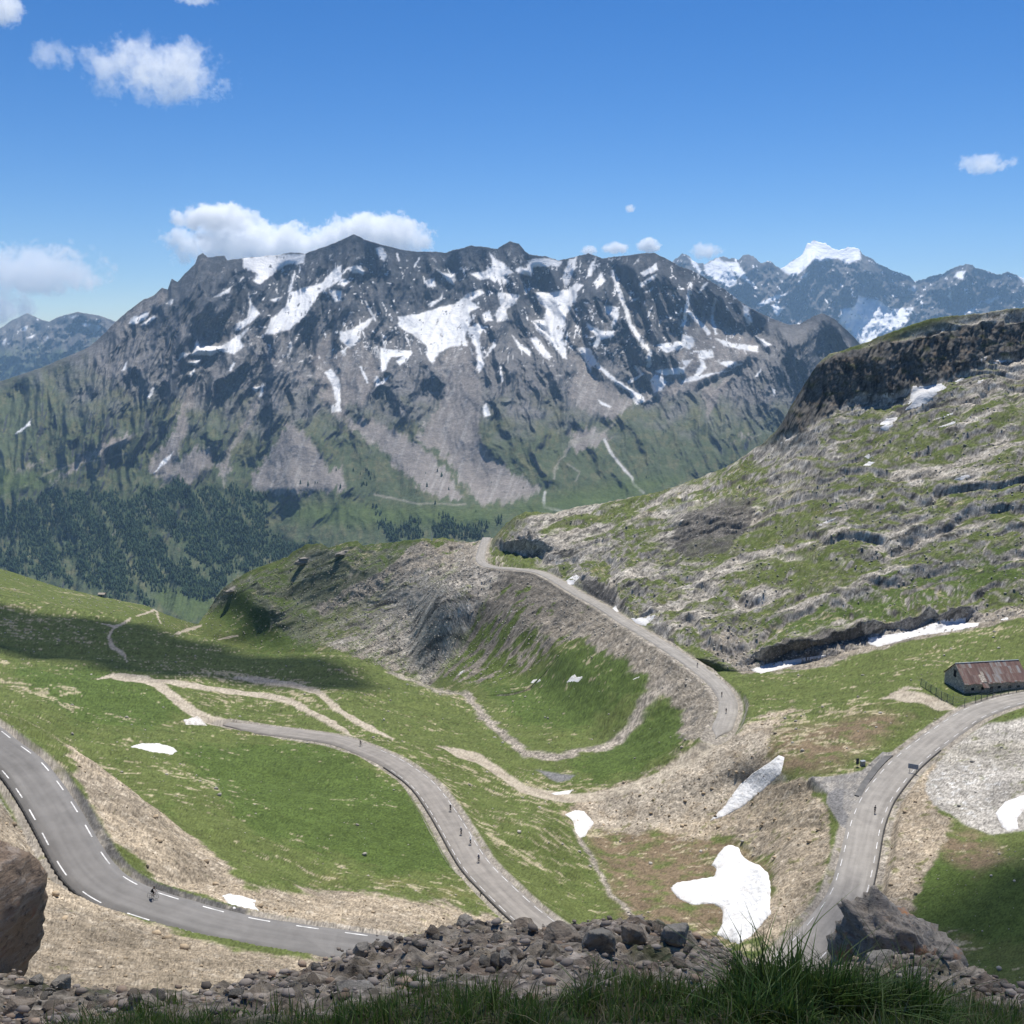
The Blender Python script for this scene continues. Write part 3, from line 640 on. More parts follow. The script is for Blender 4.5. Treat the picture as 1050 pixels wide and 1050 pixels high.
FOREST = [[(-160,560),(0,522),(60,503),(140,500),(190,494),(240,499),(278,508),(274,540),(300,556),(335,562),(300,575),(235,598),(215,615),(140,611),(60,600),(0,582),(-160,600)], [(355,540),(400,535),(470,530),(515,530),(520,540),(500,556),(400,556)], [(95,612),(135,606),(150,612),(165,622),(120,618)]]
def main_paint(x, y, Pm):
    n1 = fbm(x / 24, y / 20, 5, .6, s=2); n2 = fbm(x / 6, y / 7, 4, .65, s=12); n3 = fbm(x / 70, y / 60, 3, s=22)
    wx_ = x + 2.2 * n2 + 5 * n1; wy_ = y + 1.8 * n2 + 4 * fbm(x / 24, y / 20, 4, .6, s=32)
    du = np.gradient(Pm, axis=1); dv = np.gradient(Pm, axis=0); nn = np.cross(du, dv); nn /= np.linalg.norm(nn, axis=-1, keepdims=True) + 1e-9
    up_ = np.abs(nn[..., 2])
    c = np.zeros(x.shape + (3,), np.float32); c[:] = (.066, .071, .079)
    c = mixc(c, (.112, .110, .110), sstep(0, .6, n2 + .4 * n1)); c = mixc(c, (.050, .052, .056), sstep(.1, .6, fbm((x + .28 * (y - 300) * np.sin(x / 150)) / 9, y / 34, 4, .6, s=52)))
    soil = sstep(.48, .84, up_ + .14 * n1 + .05 * n2) * sstep(290, 350, y + 20 * n3)
    c = mixc(c, (.165, .156, .148), soil * .85)
    green = sstep(392, 462, y + 38 * n1 + 25 * n3 + 45 * sstep(240, 0, x)) * sstep(.36, .58, up_ + .25 * n2 + .2 * n1 + .1)
    c = mixc(c, mixc(np.zeros_like(c) + np.float32((.064, .084, .038)), (.10, .105, .052), sstep(-.1, .5, n2 + n1)), green * .92)
    s = np.zeros(x.shape, np.float32)
    for p in SCREE: s = np.maximum(s, region(wx_ + 3 * n2, wy_ + 8 * fbm((x + .35 * (y - 400)) / 6, y / 60, 3, .6, s=63), p, 8, 24))
    sm_ = sstep(.25, .75, s + .25 * n2)* (s > .01)
    scx = mixc(np.zeros_like(c) + np.float32((.215, .192, .172)), (.27, .25, .228), sstep(0, .5, fbm((x + .4 * (y - 400)) / 5, y / 40, 3, .6, s=62)))
    c = c * (1 - sm_[..., None]) + scx * sm_[..., None]
    tr = np.zeros(x.shape, np.float32)
    for ln, wd in [(Z2((700,770),(760,745),(810,750),(830,790),(860,830),(895,870),(900,890),(930,915)),3),(Z2((625,910),(622,935),(625,960),(660,968),(715,978)),3),([(230,500),(225,480),(238,455),(262,430),(268,400)],2.2),(Z2((650,870),(700,760),(780,740),(850,700)),2),(Z2((100,920),(240,950),(380,950)),2),(Z2((700,830),(730,850),(720,880)),1.5),([(100,560),(150,520),(190,470)],2.5),([(0,510),(60,480),(130,465)],2),([(170,612),(185,600),(200,606),(215,612)],1.5),([(190,612),(183,600)],1.2)]:
        tr = np.maximum(tr, line_region(x + 1.5 * n2 + 3 * n1, y + 2 * n1, ln, wd, 1))
    c = mixc(c, (.24, .225, .19), tr * .75)
    wet = line_region(x + n2, y, Z2((810,752),(830,795),(860,832),(895,870),(900,890),(930,915)), 2.4, .8)
    wet = np.maximum(wet, line_region(x + n2, y, Z2((628,915),(622,935),(625,960),(660,968),(715,978)), 2.6, .8))
    c = mixc(c, (.45, .44, .42), wet)
    meadow = np.maximum.reduce([region(wx_, wy_, [(480,525),(540,515),(600,500),(660,490),(700,490),(640,520),(560,530)], 10), region(wx_, wy_, [(290,520),(360,515),(480,522),(520,520),(500,540),(380,540),(300,535)], 8), region(wx_, wy_, [(155,610),(190,597),(225,600),(215,630),(190,640)], 4), region(wx_, wy_, [(-160,490),(0,480),(60,490),(0,512),(-160,530)], 8)])
    c = mixc(c, (.072, .10, .032), meadow * .85)
    f = np.zeros(x.shape, np.float32)
    for p in FOREST: f = np.maximum(f, region(x + 5 * n1 + 3 * n2, y + 4 * n1, p, 5))
    c = mixc(c, (.036, .056, .024), f * .85 * sstep(-.35, .25, fbm((x - .6 * (y - 500)) / 16, y / 60, 4, .6, s=62)))
    sn = np.zeros(x.shape, np.float32)
    wx2 = x + 1.3 * n2 + .8 * fbm(x / 2.5, y / 2.5, 2, s=72); wy2 = y + 1.2 * fbm(x / 5, y / 5, 3, .6, s=82)
    for p in SNOW: sn = np.maximum(sn, region(wx2, wy2, p, 1.0, 6))
    for ln, wd in SNOW_LINES: sn = np.maximum(sn, line_region(wx2, wy2, ln, wd, .8))
    hole = sstep(.42, .55, fbm(x / 5, y / 8, 4, .6, s=92))
    sn = sn * (1 - hole * .9)
    bits = sstep(.45, .53, fbm(x / 7, y / 5, 4, .68, s=102) + .25 * n3) * sstep(250, 285, y) * sstep(400, 350, y + 30 * n3) * sstep(190, 300, x) * sstep(800, 720, x)
    veins = sstep(.34, .43, fbm((x + .3 * (y - 300) * np.sin(x / 90) + 3 * n1) / 4.5, y / 20, 4, .6, s=122) + .3 * n3 - .1) * sstep(258, 280, y) * sstep(385, 350, y + 20 * n3) * sstep(230, 320, x) * sstep(810, 760, x)
    sn = np.clip(np.maximum.reduce([sn, bits, veins * .95]), 0, 1)
    dirty = sstep(.1, .5, fbm((x + .5 * (y - 300)) / 5, y / 30, 3, .6, s=112))
    c = c * (1 - sn[..., None]) + mixc(np.zeros_like(c) + np.float32((.80, .79, .77)), (.56, .54, .51), dirty * .45) * sn[..., None]
    c = c * np.clip(1 + .06 * rng.normal(size=x.shape) * (1 - .7 * sn), .5, 1.6)[..., None]
    a = .75 * (1 - sn) * (1 - .4 * green)
    return np.concatenate([c, a[..., None]], -1)
m_far = ground_mat('mountain_ground', (42., 14.), .34, (7., 3.))
mountain, MX, MY, MP = sheet('mountain', -150, 1100, 1.0, MAIN_SKY, [(-150,664),(1100,664)], MAIN_D, 460, main_relief, .9, main_paint, m_far, 1600)

EC_SKY = [(560,350),(620,310),(660,285),(690,268),(700,259),(706,262),(712,267),(722,271),(730,266),(737,263),(745,265),(757,267),(762,262),(767,261),(773,264),(780,270),(790,268),(795,272),(800,275),(812,268),(823,260),(828,249),(835,247),(847,250),(857,256),(870,254),(880,254),(887,263),(893,265),(900,270),(915,277),(933,283),(938,288),(943,287),(955,283),(967,280),(975,276),(983,273),(990,271),(997,272),(1003,276),(1010,277),(1020,281),(1027,282),(1033,278),(1040,281),(1050,285),(1120,292),(1220,315)]
EC_D = [(560,350,15200),(700,262,15000),(780,270,14800),(845,250,15500),(890,265,15000),(940,288,15000),(990,272,14500),(1050,285,14500),(1220,315,14500),(560,470,12500),(700,470,12500),(850,470,12500),(1050,470,12200),(1220,470,12000),(850,350,14000),(950,350,13600),(720,330,13800),(1050,350,13500)]
def ec_relief(x, y, t):
    wxx = x + 6 * fbm(x / 25, y / 25, 3, s=6)
    calm = np.zeros_like(x)
    for p in EC_SNOW: calm = np.maximum(calm, region(x, y, p, 5))
    r = -(1 - .75 * calm) * (ridged((wxx + .25 * (y - 280)) / 38, y / 60, 6, .62, s=24) - .62) * 900 - 150 * (1 - .8 * calm) * fbm(x / 8, y / 8, 4, .6, s=34)
    for p, wd, a in [([(760,262),(775,300),(800,340)],14,500),([(890,265),(870,300),(850,340)],16,500),([(985,272),(960,310),(940,350)],16,450),([(833,262),(815,290),(800,320)],12,300)]: r -= a * np.exp(-(segdist(wxx, y, p, False) / wd) ** 2)
    return r * sstep(1, .9, t)
EC_SNOW = [Z3((65,215),(110,193),(140,215),(165,255),(165,275),(140,285),(100,260),(70,240)), Z3((130,205),(170,208),(190,240),(205,265),(215,280),(185,260),(160,240)), Z3((15,190),(40,205),(65,245),(50,240)), Z3((300,225),(335,205),(370,178),(385,140),(440,142),(470,162),(500,162),(520,155),(545,165),(550,195),(505,215),(480,195),(420,205),(400,200),(370,235),(340,250),(315,240)), Z3((230,335),(280,310),(335,300),(300,315),(240,345)), Z3((270,340),(290,335),(310,350),(290,375)), Z3((480,395),(490,350),(530,345),(540,310),(600,320),(640,350),(710,345),(700,365),(690,395),(640,420),(610,430),(600,440),(560,460),(540,455),(500,415)), Z3((835,250),(845,235),(870,232),(860,260)), Z3((865,362),(910,335),(895,362)), Z3((920,325),(980,310),(940,335)), Z3((1030,250),(1060,250),(1060,280)), Z3((690,290),(715,278),(718,300)), Z3((815,310),(825,295),(828,330)), Z3((360,255),(390,235),(380,255))]
def ec_paint(x, y, Pm):
    n1 = fbm(x / 20, y / 16, 5, .6, s=7); n2 = fbm(x / 5, y / 5, 4, .65, s=17)
    c = np.zeros(x.shape + (3,), np.float32); c[:] = (.105, .098, .092); c = mixc(c, (.17, .155, .145), sstep(0, .6, n2 + .3 * n1)); c = mixc(c, (.06, .06, .06), sstep(.1, .6, fbm(x / 8, y / 14, 4, .6, s=27)))
    sn = np.zeros(x.shape, np.float32)
    for p in EC_SNOW: sn = np.maximum(sn, region(x + 1.2 * n2, y + 1.0 * fbm(x / 4, y / 4, 3, s=37), p, 1.0, 6))
    hole = sstep(.40, .52, fbm(x / 5, y / 4, 4, .65, s=47)) * (y > 295)
    sn = sn * (1 - .85 * hole)
    sn = np.maximum(sn, sstep(.41, .52, fbm((x - .5 * y) / 6, y / 6, 4, .66, s=57) + .15 * n1))
    c = c * (1 - sn[..., None]) + np.float32((.88, .88, .88)) * sn[..., None]
    return np.concatenate([c, (.6 * (1 - sn))[..., None]], -1)
m_ec = ground_mat('far_mountain_ground', (110., 40.), .4, (30.,))
sheet('mountain', 560, 1220, 1.0, EC_SKY, [(560,470),(1220,470)], EC_D, 190, ec_relief, 2.3, ec_paint, m_ec, 3000)

LF_SKY = [(-220,352),(-150,345),(-60,334),(-20,330),(0,337),(8,331),(13,328),(20,325),(28,321),(36,325),(43,328),(50,330),(58,326),(67,323),(80,320),(90,322),(100,323),(115,328),(150,345),(220,385)]
LF_D = [(-220,352,13500),(0,336,14000),(28,322,14500),(80,320,13000),(220,385,12500),(-220,440,10500),(0,440,10500),(220,440,10500),(50,360,12500)]
def lf_relief(x, y, t):
    return (-(ridged((x + .5 * (y - 330)) / 36, y / 60, 6, .6, s=44) - .62) * 900 - 120 * fbm(x / 8, y / 8, 3, s=54)) * sstep(1, .88, t)
def lf_paint(x, y, Pm):
    n1 = fbm(x / 20, y / 16, 5, .6, s=8); n2 = fbm(x / 5, y / 5, 4, .65, s=18)
    c = np.zeros(x.shape + (3,), np.float32); c[:] = (.12, .11, .10); c = mixc(c, (.19, .175, .155), sstep(0, .5, n1 + .4 * n2)); c = mixc(c, (.07, .07, .065), sstep(.1, .5, fbm(x / 8, y / 10, 4, .6, s=28)))
    c = mixc(c, (.06, .075, .035), sstep(345, 375, y + 25 * n1))
    sn = np.zeros(x.shape, np.float32)
    for p in [Z1((250,395),(280,395),(312,405),(290,430),(270,411)), Z1((80,440),(112,429),(100,440)), Z1((130,455),(146,433),(148,440)), Z1((0,455),(20,440),(15,460)), Z1((210,375),(235,370),(225,380)), Z1((60,415),(85,400),(80,418))]: sn = np.maximum(sn, region(x + n2, y + n2, p, 1, 6))
    sn = np.maximum(sn, sstep(.55, .62, fbm(x / 7, y / 4, 4, .66, s=38)) * (y < 365))
    c = c * (1 - sn[..., None]) + np.float32((.78, .78, .77)) * sn[..., None]
    return np.concatenate([c, (.6 * (1 - sn))[..., None]], -1)
sheet('mountain', -220, 220, 1.0, LF_SKY, [(-220,440),(220,440)], LF_D, 110, lf_relief, .7, lf_paint, m_ec, 3000)

# the land below and beyond, out to the horizon
me = bpy.data.meshes.new('ground')
bm = bmesh.new()
ring = [bm.verts.new((19500 * math.cos(a), 19500 * math.sin(a), -1250)) for a in np.linspace(0, 2 * math.pi, 64, endpoint=False)]
bm.faces.new(ring); bm.to_mesh(me); bm.free()
tag(link('ground', me, mat('valley_ground', (.07, .085, .04), noise=.002, amt=.3), smooth=False), kind='structure')
# ------------------------------------------------------------------ air
def box(name, lo, hi, m):
    bm = bmesh.new(); bmesh.ops.create_cube(bm, size=1)
    for v in bm.verts: v.co = [lo[i] + (v.co[i] + .5) * (hi[i] - lo[i]) for i in range(3)]
    me = bpy.data.meshes.new(name); bm.to_mesh(me); bm.free()
    return link(name, me, m, smooth=False)
mh = bpy.data.materials.new('air'); mh.use_nodes = True
n = mh.node_tree.nodes; n.remove(n['Principled BSDF'])
pv = n.new('ShaderNodeVolumePrincipled')
pv.inputs['Color'].default_value = (.42, .68, 1.0, 1); pv.inputs['Density'].default_value = 3.0e-5; pv.inputs['Anisotropy'].default_value = .1
mh.node_tree.links.new(pv.outputs[0], n['Material Output'].inputs['Volume'])
HZ = 20500
tag(box('haze', (-HZ, -HZ, -1252), (HZ, HZ, 1420), mh), kind='stuff')

# ------------------------------------------------------------------ surface look-ups on the finished ground
bpy.context.view_layer.update()
def pick(px, py, obj=terrain):
    d = Vector(unproj(px, py, 100.0)).normalized()
    ok, loc, nor, _ = obj.ray_cast(Vector((0, 0, 0)) + d * 8, d)
    return (np.array(loc), np.array(nor)) if ok else (None, None)
def drop(x, y, obj=terrain, z=400):
    ok, loc, nor, _ = obj.ray_cast(Vector((x, y, z)), Vector((0, 0, -1)))
    return loc[2] if ok else None

# ------------------------------------------------------------------ clouds
def cloud_mat(seed, stretch, nscale, cut, dens, flat):
    m = bpy.data.materials.new('cloud'); m.use_nodes = True
    n = m.node_tree.nodes; l = m.node_tree.links; n.remove(n['Principled BSDF'])
    tc = n.new('ShaderNodeTexCoord')
    ln = n.new('ShaderNodeVectorMath'); ln.operation = 'LENGTH'; l.new(tc.outputs['Object'], ln.inputs[0])
    mp = n.new('ShaderNodeMapping'); mp.inputs['Scale'].default_value = stretch; mp.inputs['Location'].default_value = (seed * 3.7, seed * 1.3, seed * 2.1)
    l.new(tc.outputs['Object'], mp.inputs[0])
    t = n.new('ShaderNodeTexNoise'); t.inputs['Scale'].default_value = nscale; t.inputs['Detail'].default_value = 7; t.inputs['Roughness'].default_value = .71
    l.new(mp.outputs[0], t.inputs['Vector'])
    a = n.new('ShaderNodeMath'); a.operation = 'MULTIPLY_ADD'; a.inputs[1].default_value = 2.4; l.new(t.outputs['Fac'], a.inputs[0])
    r = n.new('ShaderNodeMath'); r.operation = 'POWER'; r.inputs[1].default_value = 2.0; l.new(ln.outputs['Value'], r.inputs[0])
    rn = n.new('ShaderNodeMath'); rn.operation = 'MULTIPLY_ADD'; rn.inputs[1].default_value = -1.0; rn.inputs[2].default_value = -cut
    l.new(r.outputs[0], rn.inputs[0]); l.new(rn.outputs[0], a.inputs[2])
    sx = n.new('ShaderNodeSeparateXYZ'); l.new(tc.outputs['Object'], sx.inputs[0])
    fl = n.new('ShaderNodeMapRange'); fl.inputs[1].default_value = -flat - .12; fl.inputs[2].default_value = -flat + .1; l.new(sx.outputs['Z'], fl.inputs[0])
    k = n.new('ShaderNodeMapRange'); k.inputs[1].default_value = 0; k.inputs[2].default_value = .09; k.inputs[3].default_value = 0; k.inputs[4].default_value = dens
    l.new(a.outputs[0], k.inputs[0])
    mu = n.new('ShaderNodeMath'); mu.operation = 'MULTIPLY'; l.new(k.outputs[0], mu.inputs[0]); l.new(fl.outputs[0], mu.inputs[1])
    v = n.new('ShaderNodeVolumeScatter'); v.inputs['Color'].default_value = (1, 1, 1, 1); v.inputs['Anisotropy'].default_value = .25
    l.new(mu.outputs[0], v.inputs['Density']); l.new(v.outputs[0], n['Material Output'].inputs['Volume'])
    return m
bm = bmesh.new(); bmesh.ops.create_icosphere(bm, subdivisions=3, radius=1.0)
ball = bpy.data.meshes.new('cloud'); bm.to_mesh(ball); bm.free()
CLOUDS = [
 # px, py, D, half width px, half height px, cut, optical depth, flat, label
 (160,72,9000,112,50,1.02,3.0,.75,'wispy white cloud high in the blue sky, the largest at the upper left'),
 (56,58,9000,34,24,1.05,1.2,.9,'thin faint wisp beside the left end of the high white cloud'),
 (36,280,30000,100,42,.94,5,.45,'puffy white cumulus low at the left edge above the distant blue peaks'),
 (4,316,30000,40,26,.92,4,.6,'small pale cumulus below the left-edge cumulus, touching the distant ridge'),
 (270,254,27000,132,36,.86,9,.60,'broad bright cumulus bank rising from behind the left half of the rocky summit ridge'),
 (384,243,27500,82,33,.82,9,.6,'rounded bright cumulus behind the highest summit, at the right end of the bank'),
 (224,224,26000,60,22,.80,7,.5,'small flat cloud just above the left end of the cumulus bank'),
 (1009,168,12000,36,15,.92,2.2,.8,'small lone cloud at the right in the open blue sky'),
 (665,252,27000,15,10,.72,5,.7,'tiny white puff over the notch right of the rocky summits'),
 (631,255,27000,18,9,.80,4,.7,'tiny white puff just left of the one over the notch'),
 (604,257,27000,12,7,.8,3,.7,'tiny faint cloud scrap touching the ridge crest'),
 (722,258,24000,26,13,.9,3,.7,'wispy scrap of cloud above the left snow peak of the far range'),
 (646,214,20000,7,6,.8,1.6,.8,'tiny lone cloud dot in the sky above the middle of the ridge'),
 (2,10,8500,26,22,.85,2.2,.8,'cloud fragment cut by the upper left corner of the view'),
 (200,0,8500,30,9,.95,1.2,.9,'thin cloud streak at the top edge of the view'),
]
for i, (px, py, D, rx, ry, cut, od, flat, lab) in enumerate(CLOUDS):
    c = unproj(px, py, D); s = D / 1050 * math.hypot(1, (px - 525) / 1050) 
    sx, sz = rx * s, ry * s; sy = min(max(sz * 1.6, sx * .5), 3200)
    asp = max(1.0, sx / sz)
    o = bpy.data.objects.new('cloud', ball.copy()); C.objects.link(o)
    o.data.materials.append(cloud_mat(i + 1, (asp, max(1, sy / sz), 1.0), 2.0 if rx > 60 else 1.3, cut, od * .85 / (2 * sz), flat))
    o.location = c; o.scale = (sx, sy, sz); o.rotation_euler = (0, 0, -math.atan2(c[0], c[1]))
    tag(o, lab, 'cloud', 'fair-weather clouds')

# clouds overhead, beyond the top of the view: their shadows lie on the slopes
mcl = mat('cloud_overhead', (.9, .9, .9), rough=1, spec=0)
n = mcl.node_tree.nodes; l = mcl.node_tree.links                  # thin clouds: part of the sun comes through
tp = n.new('ShaderNodeBsdfTransparent'); ms = n.new('ShaderNodeMixShader'); ms.inputs[0].default_value = .46
l.new(n['Principled BSDF'].outputs[0], ms.inputs[1]); l.new(tp.outputs[0], ms.inputs[2]); l.new(ms.outputs[0], n['Material Output'].inputs['Surface'])
def sun_up(p, z):
    k = (z - p[2]) / SUN[2]
    return p[:2] + SUN[:2] * k
def overhead(pts3, z, thick, label, cell=None):
    Q = np.array([sun_up(p, z) for p in pts3])
    lo, hi = Q.min(0) - 10, Q.max(0) + 10
    cell = cell or max((hi - lo).max() / 110, .6)
    xs = np.arange(lo[0], hi[0] + cell, cell); ys = np.arange(lo[1], hi[1] + cell, cell)
    gx, gy = np.meshgrid(xs, ys)
    wv = cell * 6
    d = sdist(gx + wv * .8 * fbm(gx / (wv * 3), gy / (wv * 3), 4, .6, s=z), gy + wv * .8 * fbm(gx / (wv * 3), gy / (wv * 3), 4, .6, s=z + 7), [tuple(q) for q in Q])
    m_ = d > 0
    h = thick * np.sqrt(np.clip(d, 0, None) / max(d.max(), 1)) * (1 + .5 * fbm(gx / (wv * 2), gy / (wv * 2), 4, .6, s=5))
    idx = -np.ones(gx.shape, int); k = m_[:-1, :-1] & m_[:-1, 1:] & m_[1:, 1:] & m_[1:, :-1]
    used = np.zeros(gx.shape, bool)
    for a, b in ((0, 0), (0, 1), (1, 1), (1, 0)): used[a:used.shape[0] - 1 + a, b:used.shape[1] - 1 + b] |= k
    idx[used] = np.arange(used.sum())
    top = np.stack([gx[used], gy[used], z + h[used] + 1], -1); bot = np.stack([gx[used], gy[used], z - .2 * h[used] - 1], -1)
    F = np.stack([idx[:-1, :-1][k], idx[:-1, 1:][k], idx[1:, 1:][k], idx[1:, :-1][k]], -1)
    N = used.sum()
    fs = [F, F[:, ::-1] + N]
    cnt = {}
    for f in F:
        for a, b in zip(f, np.roll(f, -1)): cnt[(a, b)] = 1
    side = [(b, a, a + N, b + N) for (a, b) in cnt if (b, a) not in cnt]
    fs.append(np.array(side))
    o = link('cloud', mesh_np('cloud', np.concatenate([top, bot]), np.concatenate(fs)), mcl)
    tag(o, label, 'cloud', 'clouds overhead')
def onland(poly):
    r = []
    for px, py in poly:
        p, _ = pick(px, py)
        if p is None: p = unproj(px, py, 600.)
        r.append(p)
    return r
overhead([np.array(p) for p in [(-330,560,-150),(-285,545,-150),(-200,548,-155),(-168,556,-160)]] + onland([(133,637),(200,656),(267,672),(330,672),(372,690),(385,700),(365,707),(330,702),(270,697),(200,692),(130,683),(60,672),(0,662)]) + [np.array((-330,440,-130))], 1900, 120, 'white cloud overhead whose shadow crosses the green knoll')
overhead([np.array(p) for p in [(58,190,-100),(64,180,-100),(72,168,-98),(95,175,-96)]] + onland([(990,872),(1049,868)]) + [np.array(p) for p in [(150,170,-90),(150,60,-60),(60,40,-60),(50,110,-90)]], 1850, 60, 'white cloud overhead whose shadow covers the hollow at the lower right')
overhead([np.array(p) for p in [(-22,-20,-2),(20,-20,-2),(24,14,-4),(8,16,-6),(0,12,-5),(-2.6,9,-5),(-3.4,5,-4),(-14,3,-3)]], 2000, 30, 'small white cloud overhead that shades the grassy edge and rubble')

# ------------------------------------------------------------------ roads with edge lines and dark edge strips
def asphalt(name, base, streak):
    m = bpy.data.materials.new(name); m.use_nodes = True
    n = m.node_tree.nodes; l = m.node_tree.links; b = n['Principled BSDF']
    b.inputs['Roughness'].default_value = .85; b.inputs['Specular IOR Level'].default_value = .25
    uv = n.new('ShaderNodeUVMap'); uv.uv_map = 'UVMap'
    mp = n.new('ShaderNodeMapping'); mp.inputs['Scale'].default_value = (1.1, .05, 1); l.new(uv.outputs[0], mp.inputs[0])
    t = n.new('ShaderNodeTexNoise'); t.inputs['Scale'].default_value = 1; t.inputs['Detail'].default_value = 5; l.new(mp.outputs[0], t.inputs['Vector'])
    g = n.new('ShaderNodeNewGeometry')
    t2 = n.new('ShaderNodeTexNoise'); t2.inputs['Scale'].default_value = .35; t2.inputs['Detail'].default_value = 8; t2.inputs['Roughness'].default_value = .7; l.new(g.outputs['Position'], t2.inputs['Vector'])
    ad = n.new('ShaderNodeMath'); ad.operation = 'ADD'; l.new(t.outputs['Fac'], ad.inputs[0]); l.new(t2.outputs['Fac'], ad.inputs[1])
    mr = n.new('ShaderNodeMapRange'); mr.inputs[1].default_value = .75; mr.inputs[2].default_value = 1.25; l.new(ad.outputs[0], mr.inputs[0])
    mx = n.new('ShaderNodeMix'); mx.data_type = 'RGBA'
    mx.inputs[6].default_value = (*[c * (1 - streak) for c in base], 1); mx.inputs[7].default_value = (*[c * (1 + streak) for c in base], 1)
    l.new(mr.outputs[0], mx.inputs[0])
    # mended patches with dark seams, one every so often along the road
    vo = n.new('ShaderNodeTexVoronoi'); vo.inputs['Scale'].default_value = .13; l.new(g.outputs['Position'], vo.inputs['Vector'])
    sp = n.new('ShaderNodeSeparateColor'); l.new(vo.outputs['Color'], sp.inputs[0])
    m2 = n.new('ShaderNodeMapRange'); m2.inputs[3].default_value = .94; m2.inputs[4].default_value = 1.05; l.new(sp.outputs[0], m2.inputs[0])
    mul = n.new('ShaderNodeMix'); mul.data_type = 'RGBA'; mul.blend_type = 'MULTIPLY'; mul.inputs[0].default_value = 1
    l.new(mx.outputs[2], mul.inputs[6]); l.new(m2.outputs[0], mul.inputs[7]); l.new(mul.outputs[2], b.inputs['Base Color'])
    return m
m_line = mat('road_paint', (.60, .59, .57), rough=.7, noise=1.3, amt=.2)
m_dark_edge = mat('dark_edge', (.05, .048, .045), noise=2, amt=.3)  # near-black strip along some road edges
def arcs(L):
    return np.concatenate([[0], np.cumsum(np.linalg.norm(np.diff(L[:, :2], axis=0), axis=1))])
def side(L):
    t = np.gradient(L[:, :2], axis=0); t /= np.linalg.norm(t, axis=1)[:, None]
    return np.stack([t[:, 1], -t[:, 0]], -1)              # to the right of travel
def ribbon(L, offs, dz):
    nrm = side(L)
    return np.stack([np.concatenate([L[:, :2] + nrm * o, (L[:, 2] + z)[:, None]], 1) for o, z in zip(offs, dz)], 1)
def road(key, hw, m, lines, dark_edges, wob=.12, taper=None, lw=.09):
    L = ROAD3[key]
    L = L[np.concatenate([[True], np.diff(arcs(L)) > 1e-6])]
    s = arcs(L)
    w1 = hw + wob * fbm(s / 6, s * 0 + 3, 3); w2 = hw + wob * fbm(s / 6, s * 0 + 9, 3)
    if taper is not None: w1 = w1 * taper(s); w2 = w2 * taper(s)
    nrm = side(L)
    cols, us = [], []
    for f, z in ((-1, -.5), (-1, 0), (-.5, .03), (0, .05), (.5, .03), (1, 0), (1, -.5)):
        wv = (w1 if f < 0 else w2) * f * (1 if z > -.1 else 1.06)
        cols.append(np.concatenate([L[:, :2] + nrm * wv[:, None], (L[:, 2] + z)[:, None]], 1)); us.append(wv)
    V = np.stack(cols, 1); U = np.stack(us, 1)
    F = grid_faces(len(L), 7)[:, ::-1]
    me = mesh_np('road', V.reshape(-1, 3), F)
    uv = me.uv_layers.new(name='UVMap')
    uvp = np.stack([U.ravel(), np.repeat(s, 7)], -1)
    uv.data.foreach_set('uv', uvp[F.ravel()].astype(np.float32).ravel())
    o = tag(link('road', me, m), kind='structure')
    # dashed edge lines
    Vs, Fs = [], []
    for off, on, gap, s0, s1 in lines:
        a = s0
        while a < min(s1, s[-1]) - on:
            q = np.linspace(a, a + on, 5)
            c = np.stack([np.interp(q, s, L[:, i]) for i in range(3)], -1)
            nn = np.stack([np.interp(q, s, nrm[:, i]) for i in range(2)], -1)
            lift = .05 - .05 * abs(off) / hw + .012
            for w_ in (-lw, lw):
                Vs.append(np.concatenate([c[:, :2] + nn * (off + w_), (c[:, 2] + lift)[:, None]], 1))
            b0 = (len(Vs) - 2) * 5
            for i in range(4): Fs.append((b0 + i, b0 + i + 1, b0 + 6 + i, b0 + 5 + i))
            a += on + gap
    if Vs: link('edge_line', mesh_np('edge_line', np.concatenate(Vs), Fs), m_line, o, smooth=False)
    for off, g0, g1 in dark_edges:
        k = (s >= g0) & (s <= g1)
        V = ribbon(L[k], (off, off + .05 * np.sign(off), off + .32 * np.sign(off), off + .36 * np.sign(off)), (-.30, .015, .005, -.30))
        link('dark_edge', mesh_np('dark_edge', V.reshape(-1, 3), grid_faces(k.sum(), 4)[:, ::-1]), m_dark_edge, o, smooth=False)
    return o
m_as1 = asphalt('asphalt_grey', (.165, .157, .147), .2)
m_as2 = asphalt('asphalt_pale', (.225, .205, .18), .22)
m_as3 = asphalt('asphalt_worn', (.25, .232, .205), .22)
road('upper', 3.3, m_as1, [(-2.75, 3, 3.5, 2, 999), (2.75, 3, 3.5, 1, 78), (2.75, 3, 3.5, 104, 999)], [(3.3, 0, 74)])
road('middle', 3.25, m_as2, [(-2.8, 3, 1.8, 62, 999), (2.8, 3, 1.5, 78, 999)], [(3.25, 74, 999)], lw=.055, taper=lambda s: .45 + .55 * sstep(0, 14, s))
road('right', 3.6, m_as3, [(-2.95, 3, 3.0, 2, 999), (2.95, 3, 3.0, 0, 999)], [(3.6, 10, 110)], lw=.065)
road('far', 3.0, m_as3, [], [], wob=.3, taper=lambda s: 1 - .95 * sstep(s[-1] - 9, s[-1], s))
